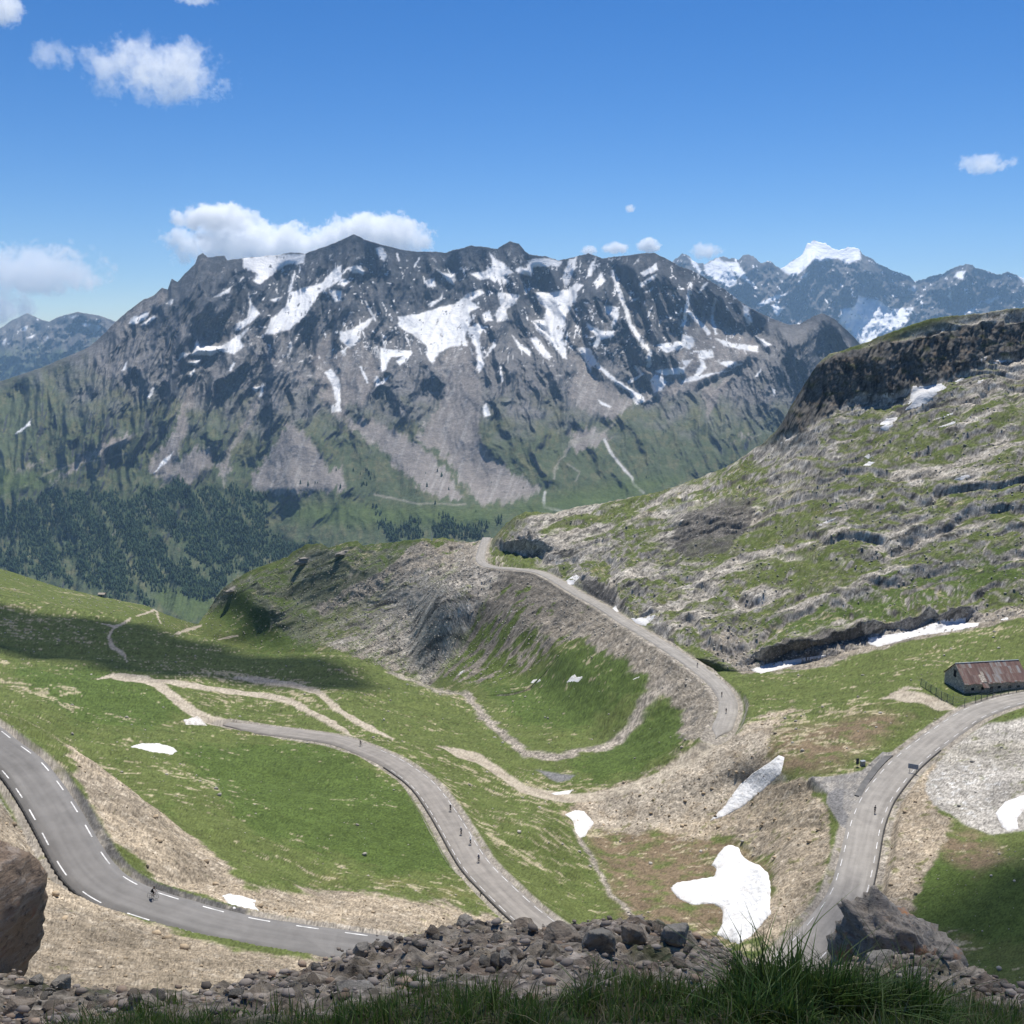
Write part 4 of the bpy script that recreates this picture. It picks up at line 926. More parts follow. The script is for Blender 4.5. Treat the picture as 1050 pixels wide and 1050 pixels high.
# darker resurfaced strip in the lay-by
q = [(876,816),(883,817.5),(891,803),(900,791),(908,782),(916,775),(907,776),(899,783),(891,792),(883,804)]
pp = [pick(*a)[0] for a in q]
bm = bmesh.new(); bm.faces.new([bm.verts.new((p[0], p[1], -104.97)) for p in pp])
bmesh.ops.extrude_face_region(bm, geom=bm.faces[:]) ; 
for v in bm.verts[:len(pp)]: v.co.z -= .4
bmesh.ops.recalc_face_normals(bm, faces=bm.faces[:])
me = bpy.data.meshes.new('lay_by'); bm.to_mesh(me); bm.free()
tag(link('lay_by', me, mat('tarmac_patch', (.12, .117, .112), noise=.5, amt=.15), smooth=False), kind='structure')

# ------------------------------------------------------------------ snow left lying on the slopes
m_snow = ground_mat('old_snow', (1.3, .5), .10, (.35, .12)); m_dsnow = ground_mat('dirty_snow', (1.1, .5), .3, (.35, .12))
def snow(poly, label, th=.8, m=None, jag=1.5, obj=None, step=1.0):
    A = np.array(poly, float); lo, hi = A.min(0) - 3, A.max(0) + 3
    step = max(step, math.sqrt((hi[0] - lo[0]) * (hi[1] - lo[1]) / 7000)) * .8
    xs = np.arange(lo[0], hi[0], step); ys = np.arange(lo[1], hi[1], step)
    gx, gy = np.meshgrid(xs, ys)
    d = sdist(gx + jag * fbm(gx / 7, gy / 7, 4, .6, s=lo[0]), gy + jag * .7 * fbm(gx / 7, gy / 7, 4, .6, s=lo[1]), poly)
    V = np.zeros(gx.shape + (3,)); ok = d > -step * 1.5
    for i, j in zip(*np.nonzero(ok)):
        p, _ = pick(gx[i, j], gy[i, j])
        if p is None: ok[i, j] = False; continue
        V[i, j] = p
    h = th * .7 * np.clip(d / 9, 0, 1) ** .7 + np.where(d < 0, -th * .6, -.02) + th * .15 * fbm(gx / 5, gy / 3, 3, s=3)
    for _ in range(4):                                    # drifted smooth over the bumps below
        Q = np.where(ok[..., None], V, 0); kk = ok.astype(float)
        num = sum(np.roll(np.roll(Q, a, 0), b, 1) for a in (-1, 0, 1) for b in (-1, 0, 1)); den = sum(np.roll(np.roll(kk, a, 0), b, 1) for a in (-1, 0, 1) for b in (-1, 0, 1))
        V = np.where(ok[..., None], num / np.maximum(den, 1)[..., None], V)
    V[..., 2] += h
    rim = sstep(5, 0, d) * .75 * sstep(-.4, .3, fbm(gx / 4, gy / 3, 3, s=11)) + .55 * sstep(.15, .5, fbm(gx / 16, gy / 7, 4, .65, s=lo[0]))
    cs = mixc(np.zeros(gx.shape + (3,), np.float32) + np.float32((.66, .655, .645) if m is None else (.52, .50, .47)), (.38, .34, .29), np.clip(rim, 0, 1) * (1 if m else .6))
    cs = np.concatenate([cs, np.full(gx.shape + (1,), .9)], -1).reshape(-1, 4)
    k = ok[:-1, :-1] & ok[:-1, 1:] & ok[1:, 1:] & ok[1:, :-1]
    dd = V[..., 1]; rngd = np.maximum.reduce([dd[:-1, :-1], dd[:-1, 1:], dd[1:, 1:], dd[1:, :-1]]) - np.minimum.reduce([dd[:-1, :-1], dd[:-1, 1:], dd[1:, 1:], dd[1:, :-1]])
    k &= rngd < 25
    idx = np.arange(gx.size).reshape(gx.shape)
    F = np.stack([idx[:-1, :-1][k], idx[1:, :-1][k], idx[1:, 1:][k], idx[:-1, 1:][k]], -1)
    if not len(F): return
    u, inv = np.unique(F, return_inverse=True)
    o = link('snow_patch', mesh_np('snow_patch', V.reshape(-1, 3)[u], inv.reshape(F.shape), cs[u]), m or m_snow)
    tag(o, label, 'snow patch', 'old snow patches on the near slopes')
Zs = lambda ox, oy, k, *p: [(ox + a / k, oy + b / k) for a, b in p]
snow(Zs(600,750,3.5,(302,560),(330,540),(400,530),(462,520),(470,490),(450,480),(480,430),(515,403),(555,415),(560,440),(590,465),(630,480),(660,510),(670,560),(665,640),(675,650),(630,700),(600,735),(550,768),(510,750),(470,730),(490,690),(490,640),(460,622),(380,625),(330,600)), 'large irregular white snowfield in the bottom of the ravine below the right road', 1.3, jag=1.2)
snow(Zs(600,750,3.5,(440,325),(500,265),(550,195),(600,150),(660,110),(695,83),(718,92),(705,150),(640,210),(560,275),(490,310)), 'long narrow snow tongue on the gravel slope beside the brown turf', 1.0, jag=.6)
snow(Zs(350,520,3,(685,945),(720,930),(745,933),(780,970),(750,1015),(735,1020),(720,1000),(710,965)), 'small white snow patch in the gully right of the middle road', .8, jag=.7)
snow(Zs(350,520,3,(640,880),(680,872),(722,866),(700,885),(660,888)), 'thin snow strip beside the bend of the gravel track', .5, jag=.5)
snow(Zs(700,520,3,(568,400),(640,390),(720,375),(800,345),(875,338),(870,355),(915,355),(910,368),(820,385),(740,395),(660,415),(600,432),(568,420)), 'longest snow bank under the rock band above the hut meadow', 1.2, jag=.6)
snow(Zs(700,520,3,(205,498),(260,480),(330,468),(400,458),(455,450),(440,462),(370,475),(330,492),(240,515)), 'snow bank under the left part of the rock band, near the far road', 1.0, jag=.6)
snow(Zs(700,520,3,(972,343),(1000,335),(1005,345),(980,350)), 'tiny snow scrap at the right end of the rock band', .4, jag=.3)
snow(Zs(700,520,3,(960,940),(990,905),(1060,880),(1060,925),(1030,960),(1035,990),(1005,1000),(980,985)), 'white snow patch at the right edge below the grey quarry ground', .8, jag=.7)
snow(Zs(350,520,3,(690,225),(720,205),(735,212),(715,240),(697,240)), 'small snow wedge in the dark road cutting nearest the notch', .8, jag=.4)
snow(Zs(350,520,3,(888,340),(930,338),(975,327),(960,345),(935,368),(905,358)), 'snow wedge in the road cutting further down the far road', .8, jag=.4)
snow(Zs(350,520,3,(832,310),(845,300),(855,322),(845,325)), 'tiny snow scrap between the two snow wedges by the far road', .4, jag=.3)
snow(Zs(350,520,3,(352,520),(365,505),(390,495),(380,508)), 'small snow streak at the foot of the shaded scree spur', .5, jag=.3)
snow(Zs(350,520,3,(575,542),(590,530),(612,525),(615,535),(595,543)), 'small snow patch at the foot of the scree above the green flat, left one', .5, jag=.3)
snow(Zs(350,520,3,(690,540),(705,520),(720,512),(725,522),(750,517),(730,540)), 'small snow patch at the foot of the scree above the green flat, larger right one', .5, jag=.3)
snow(Zs(350,520,3,(890,530),(925,516),(925,522),(900,533)), 'small thin snow sliver on the scree below the far road', .4, jag=.3)
snow(Zs(350,520,3,(505,325),(530,315),(528,322)), 'tiny upper snow scrap in the shade on the scree spur', .3, jag=.2, step=.6)
snow(Zs(350,520,3,(515,372),(540,362),(535,370)), 'tiny lower snow scrap in the shade on the scree spur', .3, jag=.2, step=.6)
snow(Zs(350,520,3,(580,103),(600,92),(622,92),(600,105)), 'thin snow strip on the hillside just right of the notch', .5, jag=.3)
snow(Zs(0,520,3,(395,738),(430,725),(490,725),(535,738),(548,752),(530,763),(470,755)), 'flat white snow patch on the meadow beside the upper road', .6, jag=.4)
snow(Zs(0,750,3.5,(790,592),(820,580),(860,585),(920,605),(915,625),(938,650),(890,640),(835,638),(810,610)), 'small snow patch on the stony bank below the upper road', .4, jag=.8)
snow(Zs(0,560,4.2,(785,748),(830,735),(850,728),(890,765),(895,775),(800,772)), 'heap of dirty snow beside the fork of the gravel tracks', 1.2, m=m_dsnow, jag=1.0)
H = lambda *p: Zs(780, 300, 3.89, *p)
snow(H((605,370),(660,372),(720,360),(745,378),(700,410),(650,455),(600,465),(570,475),(590,430)), 'bright triangular snow patch below the dark cliff', 1.2, jag=.5)
snow(H((460,535),(500,500),(548,495),(545,515),(505,555),(485,550)), 'lower snow patch continuing the triangular one below the cliff', 1, jag=.5)
snow(H((482,405),(500,397),(535,398),(515,420),(490,420)), 'small grey snow patch at the left foot of the dark cliff', .5, m=m_dsnow, jag=.3)
snow(H((770,355),(800,338),(820,340),(785,360)), 'small snow patch right of the triangular one at the cliff foot', .5, jag=.3)
snow(H((860,350),(898,342),(890,360),(865,366)), 'small roundish snow patch on the rubble right below the cliff', .5, jag=.3)
snow(H((868,268),(905,248),(912,258),(880,278)), 'small grey snow patch high against the cliff at the right', .5, m=m_dsnow, jag=.3)
snow(H((920,282),(945,265),(960,270),(995,265),(960,285)), 'thin white snow streak high under the cliff at the far right', .5, jag=.3)
snow(H((688,505),(740,485),(775,475),(765,487),(710,508)), 'upper of two slanting snow streaks on the rocky hillside', .5, jag=.3)
snow(H((690,540),(735,525),(780,506),(782,520),(740,535)), 'lower of two slanting snow streaks on the rocky hillside', .5, jag=.3)
snow(H((768,745),(800,728),(860,720),(855,735),(800,750)), 'lens-shaped snow patch in the middle of the rocky hillside', .5, jag=.3)
snow(H((218,930),(260,910),(305,895),(300,905),(240,932)), 'slanting snow streak low on the rocky hillside above the far road', .5, jag=.3)
snow(H((410,655),(430,642),(447,652),(430,665)), 'upper tiny snow patch among pale boulders on the hillside', .4, jag=.2, step=.7)
snow(H((405,690),(430,672),(460,675),(430,697)), 'lower tiny snow patch among pale boulders on the hillside', .4, jag=.2, step=.7)
snow(H((72,603),(100,585),(135,574),(120,588)), 'thin snow strip at the lower left foot of the dark cliff', .4, jag=.3)

# ------------------------------------------------------------------ stones strewn over the near slopes (far too many to count)
def ico(sub):
    bm = bmesh.new(); bmesh.ops.create_icosphere(bm, subdivisions=sub, radius=1)
    V = np.array([v.co for v in bm.verts]); F = np.array([[v.index for v in f.verts] for f in bm.faces]); bm.free()
    return V, F
def angular(V, r, nplanes, flat=.75):
    nplanes *= 2
    nn = r.normal(size=(nplanes, 3)); nn /= np.linalg.norm(nn, axis=1)[:, None]
    d = r.uniform(.55, 1.0, nplanes)
    k = np.maximum(V @ nn.T, 1e-6)
    rad = np.min(d[None] / k, axis=1)
    return V * np.minimum(rad, 1.25)[:, None] * np.array([1, r.uniform(.65, 1), flat * r.uniform(.7, 1.1)])
sv, sf = ico(1)
wgt = (.10 + .8 * NEAR['gm'] + 1.2 * NEAR['sm'] * .8 + 1.0 * NEAR['rocky'] * (1 - .4 * NEAR['lush']) + 1.3 * NEAR['stony'] * (NEAR['zone'] < .9)) * (NEAR['zone'] % 1 == 0) * (1 - np.clip(NEAR['road'] * 1.5 + NEAR['dirt'], 0, 1)) * (cliff < .1)
wgt = wgt * (NEAR['px'] > -20) * (NEAR['px'] < 1070) * (NEAR['py'] < 1055)
pr = (wgt / wgt.sum()).ravel()
ids = rng.choice(pr.size, 12000, p=pr)
Vs, Fs, Cs = [], [], []
variants = [angular(sv, rng, 9) for _ in range(14)]
for q, i in enumerate(ids):
    p = NEAR['P'].reshape(-1, 3)[i]
    px_m = p[1] / 1050
    s = min(1.25, max(.16, px_m * (1.0 + rng.pareto(2.2) * .9)))
    a = rng.uniform(0, 6.28); ca, sa = math.cos(a), math.sin(a)
    v = variants[q % 14] * s * .6
    v = np.stack([v[:, 0] * ca - v[:, 1] * sa, v[:, 0] * sa + v[:, 1] * ca, v[:, 2]], 1) + p + np.array([rng.normal() * px_m * .3, rng.normal() * px_m * .3, .12 * s])
    Vs.append(v); Fs.append(sf + q * len(sv))
    g = NEAR['gm'].ravel()[i]; t = rng.uniform(.7, 1.35)
    base = np.array((.33, .26, .175)) * g + np.array((.34, .315, .27)) * (1 - g)
    Cs.append(np.tile(np.append(np.clip(base * t, .04, .7), .6), (len(sv), 1)))
m_stone = ground_mat('loose_stone', (.3,), .35)
tag(link('scattered_stones', mesh_np('scattered_stones', np.concatenate(Vs), np.concatenate(Fs), np.concatenate(Cs)), m_stone, smooth=False), kind='stuff')

# ------------------------------------------------------------------ conifer woods on the mountain's lower slope
tv, tf = [], []
for k, (z0, z1, r0) in enumerate(((0, .62, .24), (.38, 1, .17))):
    b = len(tv)
    for j in range(6): tv.append((r0 * math.cos(j * 1.0472 + k * .5), r0 * math.sin(j * 1.0472 + k * .5), z0))
    tv.append((0, 0, z1))
    for j in range(6): tf.append((b + j, b + (j + 1) % 6, b + 6))
tv = np.array(tv); tf = np.array(tf)
Vs, Fs, Cs = [], [], []
q = 0
ixj = 0
fx = np.concatenate([rng.uniform(-150, 560, 60000), rng.uniform(100, 700, 5000)]); fy = np.concatenate([rng.uniform(478, 660, 60000), rng.uniform(440, 540, 5000)])
dens = fbm(fx / 16, fy / 12, 4, .6, s=3)
fst = fbm((fx - .6 * (fy - 500)) / 16, fy / 60, 4, .6, s=62)
fm = np.max([region(fx + 6 * dens, fy + 4 * dens, p, 6) for p in FOREST], 0)
for i in range(len(fx)):
    far_ = i >= 60000
    if far_:
        if dens[i] < .55 or fx[i] + (540 - fy[i]) < 330 : continue
    elif fm[i] * .6 + dens[i] * .55 + .7 * fst[i] < rng.uniform(.46, .60): continue
    ix = int(round(fx[i] + 150)); iy = int(round((664 - fy[i]) / (664 - MY[-1, ix]) * (MY.shape[0] - 1)))
    if not (0 <= ix < MX.shape[1] and 0 <= iy < MX.shape[0]): continue
    p = MP[iy, ix]
    p = p + np.array((rng.normal() * 6, rng.normal() * 6, 0))
    h = rng.uniform(9, 21) * (.6 if far_ else 1)
    Vs.append(tv * np.array((h, h, h)) + p + np.array((0, 0, -1.5))); Fs.append(tf + q * len(tv)); q += 1
    t = rng.uniform(.6, 1.6)
    Cs.append(np.tile((.026 * t, .045 * t, .022 * t, .5), (len(tv), 1)))
tag(link('forest', mesh_np('forest', np.concatenate(Vs), np.concatenate(Fs), np.concatenate(Cs)), ground_mat('conifer', (3.,), .3), smooth=False), kind='stuff')
# ------------------------------------------------------------------ the edge we stand on: rubble lip, boulders, grass
class TPSZ(TPS):
    def __init__(s, pts, lam=1e-3):
        P = np.array(pts, float); s.c = 1.0
        s.x = P[:, 0]; s.y = P[:, 1]; n = len(P)
        r2 = (s.x[:, None] - s.x) ** 2 + (s.y[:, None] - s.y) ** 2
        K = r2 * np.log(r2 + 1e-9) + np.eye(n) * lam
        Q = np.stack([np.ones(n), s.x, s.y], 1)
        s.w = np.linalg.solve(np.block([[K, Q], [Q.T, np.zeros((3, 3))]]), np.concatenate([P[:, 2], [0, 0, 0]]))
    def __call__(s, x, y):
        o = s.w[-3] + s.w[-2] * x + s.w[-1] * y
        for i in range(len(s.x)):
            r2 = (x - s.x[i]) ** 2 + (y - s.y[i]) ** 2
            o = o + s.w[i] * r2 * np.log(r2 + 1e-9)
        return o
FC = [(-100,1010,5.2),(0,1004,5.0),(50,1008,4.8),(100,1016,4.6),(150,1022,4.4),(250,1012,4.6),(330,990,5.2),(380,970,5.8),(420,960,6.2),(470,946,6.8),(520,947,7.0),(560,950,7.0),(620,943,7.0),(700,950,6.6),(740,968,6.1),(770,985,5.6),(830,1005,5.2),(870,985,6.0),(930,975,6.8),(1000,990,6.8),(1060,1020,6.4),(1160,1050,6.0),
 (525,1050,2.35),(200,1060,2.5),(850,1055,2.35),(1050,1075,2.8),(0,1060,3.2),(-100,1075,3.2),(525,1008,3.6),(300,1022,3.7),(680,1008,3.6),(850,1028,3.2),(960,1035,3.6),(100,1035,3.8)]
pts = [tuple(unproj(a, b, d)) for a, b, d in FC]
pts += [(x, 0.0, -1.62) for x in (-4, -2, 0, 2, 4)] + [(x, -3.0, -1.3) for x in (-4, 0, 4)]
for a, b, d in FC[:22]:
    p = unproj(a, b, d)
    pts += [(p[0] * 1.15, p[1] + 1.3, p[2] - 1.7), (p[0] * 1.3, p[1] + 4.5, p[2] - 6.2)]
tz = TPSZ(pts, .01)
gx = np.linspace(-7, 8.5, 430); gy = np.concatenate([np.linspace(-3, 1.5, 30)[:-1], np.linspace(1.5, 8, 300), np.linspace(8, 11.5, 40)[1:]])
FX, FY = np.meshgrid(gx, gy)
FZ_ = tz(FX, FY)
grassy = np.zeros(FX.shape)
u_, v_ = proj(np.stack([FX, np.maximum(FY, .3), FZ_], -1))
CREST = [(-300,1000),(-100,1000),(0,1000),(40,1003),(100,1012),(150,1020),(250,1010),(310,992),(350,978),(380,968),(420,958),(470,947),(520,948),(560,950),(620,943),(700,950),(740,968),(770,985),(830,1003),(860,990),(930,978),(1000,990),(1060,1020),(1300,1060)]
cy = np.interp(u_, *zip(*CREST)) + 9
lim = unproj(u_, cy, np.maximum(FY, .3))[..., 2]
FZ_ = np.where(FY > 1.5, np.minimum(FZ_, lim), FZ_)
u_ = np.where(FY > .6, u_, 525); v_ = np.where(FY > .6, v_, 1200)
GRASS = [(-60,1120),(-20,1088),(60,1066),(120,1050),(180,1044),(250,1050),(330,1044),(400,1030),(450,1020),(520,1028),(580,1026),(640,1016),(700,1020),(745,1020),(790,1004),(850,1004),(920,1012),(985,1032),(1040,1046),(1120,1050),(1120,1400),(-60,1400)]
gd = np.clip(sdist(u_, v_, GRASS), -60, 60)
grassy = sstep(-14, 10, gd + 10 * fbm(FX / .3, FY / .3, 3, s=4))
vor = ridged(FX / .28, FY / .28, 3, .6, s=3)
FZ_ = FZ_ + (1 - grassy) * (.10 * fbm(FX / .5, FY / .5, 4, .6, s=1) + .07 * fbm(FX / .12, FY / .12, 4, .65, s=2)) + grassy * .03 * fbm(FX / .3, FY / .3, 3, s=6)
nb = fbm(FX / .35, FY / .35, 4, .6, s=8); nc = fbm(FX / .07, FY / .07, 4, .65, s=9)
fc = np.zeros(FX.shape + (3,), np.float32); fc[:] = (.31, .262, .195)
fc = mixc(fc, (.48, .40, .31), sstep(0, .5, nc + .3 * nb)); fc = mixc(fc, (.07, .062, .052), sstep(.0, .5, fbm(FX / .05, FY / .05, 3, s=19)))
fc = mixc(fc, (.19, .14, .10), sstep(.1, .5, nb) * .7)
fc = mixc(fc, (.045, .060, .018), sstep(.25, .55, fbm(FX / .6, FY / .6, 4, s=29) + .2 * grassy) * .7)
fc = mixc(fc, (.035, .040, .016), grassy * .9)
fc = fc * np.clip(1 + .22 * rng.normal(size=FX.shape), .4, 1.8)[..., None]
m_fore = ground_mat('lip_ground', (.12, .035), .45, (.035, .015))
lip = tag(link('rocky_ground', mesh_np('rocky_ground', np.stack([FX, FY, FZ_], -1).reshape(-1, 3), grid_faces(*FX.shape), np.concatenate([fc, np.full(FX.shape + (1,), .8)], -1).reshape(-1, 4)), m_fore), kind='structure')
bpy.context.view_layer.update()
def lip_at(px, py):
    d = Vector(unproj(px, py, 10.0)).normalized()
    ok, loc, nor, _ = lip.ray_cast(Vector((0, 0, 0)), d)
    return np.array(loc) if ok else None

def rock_mat(name, base, dark, light, rust=None):
    m = bpy.data.materials.new(name); m.use_nodes = True
    n = m.node_tree.nodes; l = m.node_tree.links; b = n['Principled BSDF']
    b.inputs['Roughness'].default_value = .9; b.inputs['Specular IOR Level'].default_value = .15
    tc = n.new('ShaderNodeTexCoord')
    def noise(scale, det=8, rough=.65, stretch=None):
        t = n.new('ShaderNodeTexNoise'); t.inputs['Scale'].default_value = scale; t.inputs['Detail'].default_value = det; t.inputs['Roughness'].default_value = rough
        if stretch:
            mp = n.new('ShaderNodeMapping'); mp.inputs['Scale'].default_value = stretch; mp.inputs['Rotation'].default_value = (.5, .6, .3); l.new(tc.outputs['Object'], mp.inputs[0]); l.new(mp.outputs[0], t.inputs[0])
        else: l.new(tc.outputs['Object'], t.inputs[0])
        return t.outputs['Fac']
    def mix(a, c, f, lo, hi):
        mr = n.new('ShaderNodeMapRange'); mr.inputs[1].default_value = lo; mr.inputs[2].default_value = hi; l.new(f, mr.inputs[0])
        x = n.new('ShaderNodeMix'); x.data_type = 'RGBA'; l.new(mr.outputs[0], x.inputs[0])
        if isinstance(a, tuple): x.inputs[6].default_value = (*a, 1)
        else: l.new(a, x.inputs[6])
        x.inputs[7].default_value = (*c, 1)
        return x.outputs[2]
    f1 = noise(7, 8, .7, (1, 1, 4)); f2 = noise(24, 6, .7)
    c = mix(base, light, f1, .5, .68); c = mix(c, dark, f2, .5, .7)
    if rust: c = mix(c, rust, noise(3.2, 5, .6), .56, .66)
    l.new(c, b.inputs['Base Color'])
    bp = n.new('ShaderNodeBump'); bp.inputs['Strength'].default_value = 1; bp.inputs['Distance'].default_value = .03; l.new(f1, bp.inputs['Height'])
    b2 = n.new('ShaderNodeBump'); b2.inputs['Strength'].default_value = .8; b2.inputs['Distance'].default_value = .012; l.new(f2, b2.inputs['Height']); l.new(bp.outputs[0], b2.inputs['Normal']); l.new(b2.outputs[0], b.inputs['Normal'])
    return m
m_rockg = rock_mat('grey_stone', (.37, .325, .25), (.165, .145, .115), (.54, .475, .375))
m_rockp = rock_mat('brown_stone', (.39, .31, .22), (.175, .14, .10), (.53, .44, .325))
m_boul = rock_mat('banded_boulder', (.42, .30, .20), (.13, .10, .075), (.58, .47, .36), (.38, .19, .12))
m_slab = rock_mat('rusty_boulder', (.36, .31, .245), (.12, .105, .085), (.52, .45, .36), (.55, .25, .10))
m_outc = rock_mat('outcrop', (.24, .22, .19), (.09, .08, .07), (.38, .35, .31))
def noise3(V, f, s):
    return fbm(V[:, 0] * f + V[:, 2] * f * .7, V[:, 1] * f - V[:, 2] * f * .6, 4, .6, s=s)
big_v, big_f = ico(5)
def boulder(name, loc, size, m, seed, planes=None, n=12, rough=.06, label=None, group=None, cat='boulder', rz=0, tilt=(0, 0)):
    r = np.random.default_rng(seed)
    V = big_v
    if planes is None:
        n = int(n * 1.7)
        nn = r.normal(size=(n, 3)); nn /= np.linalg.norm(nn, axis=1)[:, None]; d = r.uniform(.6, 1, n)
    else:
        nn = np.array([p[:3] for p in planes], float); nn /= np.linalg.norm(nn, axis=1)[:, None]; d = np.array([p[3] for p in planes])
    rad = np.minimum(np.min(d[None] / np.maximum(V @ nn.T, 1e-6), axis=1), 1.35)
    W = V * rad[:, None]
    st = W[:, 2] * 5 + W[:, 0] * 2 + .8 * noise3(W, 1.5, seed)
    W = W * (1 + rough * (noise3(W, 2.2, seed + 1) * 1.2 + .5 * noise3(W, 7, seed + 2) + .22 * (st - np.floor(st) - .5)))[:, None] * np.array(size)
    o = link(name, mesh_np(name, W, big_f), m, smooth=False)
    o.location = loc; o.rotation_euler = (tilt[0], tilt[1], rz)
    if label: tag(o, label, cat, group)
    return o
c = unproj(-52, 958, 5.0)
boulder('boulder', (c[0], c[1], c[2] + .02), (.345, .40, .53), m_boul, 11, [(1, -.25, -.28, .80), (.9, -.2, .5, .93), (0, -.3, 1, .80), (.25, 0, 1, .82), (-1, 0, .2, .9), (.2, -1, .15, .75), (.75, -.6, -.1, .80), (.55, -.3, -.75, .85), (0, .9, .3, .9), (0, 0, -1, .95), (-.5, -.8, .4, .8)], rough=.09, label='big upright brown-grey boulder with banded faces at the left edge of the view', tilt=(0, .06))
c = unproj(930, 972, 6.7)
boulder('boulder', (c[0] - .02, c[1] + .1, c[2] - .10), (.40, .36, .42), m_slab, 23, [(-1, -.3, .12, .70), (.62, -.1, 1, .52), (-.5, -.3, 1, .72), (.1, -1, .35, .60), (.55, -.8, .45, .56), (1, .1, .3, 1.1), (0, 1, .3, .8), (0, 0, -1, .8), (-.6, -1, .2, .62)], rough=.20, label='pointed grey boulder streaked with rust standing at the right above the road')
for k, (px, py, D, w_, h_, m, lab) in enumerate([
 (478,946,6.75,.09,.075,m_rockg,'grey squarish rock at the left shoulder of the rubble crest'),
 (537,948,6.95,.13,.075,m_rockp,'flat brownish rock on the rubble crest against the road'),
 (575,966,6.6,.17,.11,m_rockp,'large pinkish slab set in the rubble right of the crest'),
 (612,972,6.3,.12,.11,m_rockg,'grey block beside the pinkish slab in the rubble'),
 (372,976,5.6,.075,.065,m_rockg,'dark rock at the left end of the rubble ridge by the road edge'),
 (398,972,5.8,.06,.05,m_rockg,'small dark rock just right of the one at the ridge end'),
 (518,985,5.2,.07,.05,m_rockg,'rounded pale grey rock half way down the rubble'),
 (368,1016,4.0,.11,.03,m_rockg,'long flat grey stone lying at the edge of the grass'),
 (690,965,6.2,.13,.10,m_rockg,'grey rock hump at the right end of the rubble'),
 (650,962,6.5,.12,.10,m_rockp,'brown rock hump between the grey block and the right end'),
 (22,1036,3.6,.11,.06,m_rockp,'low brown rock at the lower left corner'),
 (62,985,5.0,.09,.07,m_rockg,'dark angular rock at the foot of the left boulder'),
 (38,1000,4.8,.07,.05,m_rockg,'smaller dark rock wedged under the left boulder'),
 (900,985,6.2,.15,.09,m_rockg,'grey rock leaning at the foot of the rusty boulder'),
 (940,1000,5.9,.09,.06,m_rockg,'bluish grey stone below the rusty boulder'),
 (75,905,90,1,1,None,None)]):
    if m is None: continue
    for py_ in range(int(py), int(py) + 60, 4):
        p = lip_at(px, py_)
        if p is not None and p[1] < 8.5: break
    boulder('rock', (p[0], p[1], p[2] + h_ * .25), (w_ * .62, w_ * .55, h_ * .62), m, 40 + k, rough=.07, label=lab, cat='rock', rz=k * 1.3)
# loose rubble: every stone its own thing
rv, rf = ico(3)
RUB = []
for k in range(10):
    V = angular(rv, rng, 10, .55); V = V * (1 + .05 * noise3(V, 2.5, k))[:, None]
    me = mesh_np('rubble_stone', V, rf); me.materials.append((m_rockg, m_rockp)[k % 3 == 2]); RUB.append(me)
ZONES = [([(330,988),(380,968),(440,952),(480,944),(560,948),(620,940),(700,948),(745,968),(775,990),(740,1005),(640,995),(520,1004),(430,1004),(340,1022),(300,1010)], 90, 'grey broken stone lying in the shaded rubble ridge along the bottom', 'stones of the rubble ridge'),
         ([(860,985),(920,990),(985,985),(1049,1020),(1049,1040),(985,1022),(900,1002)], 45, 'small grey stone in the rubble slope below the rusty boulder', 'stones of the right rubble slope'),
         ([(0,1000),(60,985),(120,1012),(200,1018),(330,1000),(320,1020),(180,1026),(60,1046),(0,1048)], 60, 'small stone on the stony ground under the big left boulder', 'stones under the left boulder')]
for poly, cnt, lab, grp in ZONES:
    A = np.array(poly); k = 0
    while k < cnt:
        px, py = rng.uniform(A[:, 0].min(), A[:, 0].max()), rng.uniform(A[:, 1].min(), A[:, 1].max())
        if not inside(np.array([px]), np.array([py]), poly)[0]: continue
        p = lip_at(px, py); k += 1
        if p is None or p[1] > 9: continue
        s = min(.05, .011 * (1 + rng.pareto(1.6)))
        o = bpy.data.objects.new('rubble_stone', RUB[rng.integers(10)]); C.objects.link(o)
        o.location = (p[0], p[1], p[2] + s * .05); o.scale = (s, s, s); o.rotation_euler = (rng.normal() * .3, rng.normal() * .3, rng.uniform(0, 6.3))
        tag(o, lab, 'stone', grp)
# grit between the stones
Vs, Fs, Cs = [], [], []; q = 0
gi = rng.choice(FX.size, 32000, p=((1 - grassy) * (FY > 2.5) * (FY < 7.6)).ravel() / ((1 - grassy) * (FY > 2.5) * (FY < 7.6)).sum())
for i in gi:
    s = min(.035, .005 * (1 + rng.pareto(1.5)))
    v = variants[q % 14] * s
    v = v * np.array((1, 1, .7))
    Vs.append(v + np.array((FX.ravel()[i] + rng.normal() * .02, FY.ravel()[i] + rng.normal() * .02, FZ_.ravel()[i] + s * .2))); Fs.append(sf + q * len(sv)); q += 1
    t = rng.uniform(.5, 1.5); b_ = np.array((.35, .29, .225)) if rng.random() < .75 else np.array((.40, .29, .195))
    Cs.append(np.tile(np.append(b_ * t, .5), (len(sv), 1)))
tag(link('grit', mesh_np('grit', np.concatenate(Vs), np.concatenate(Fs), np.concatenate(Cs)), m_stone, smooth=False), kind='stuff')

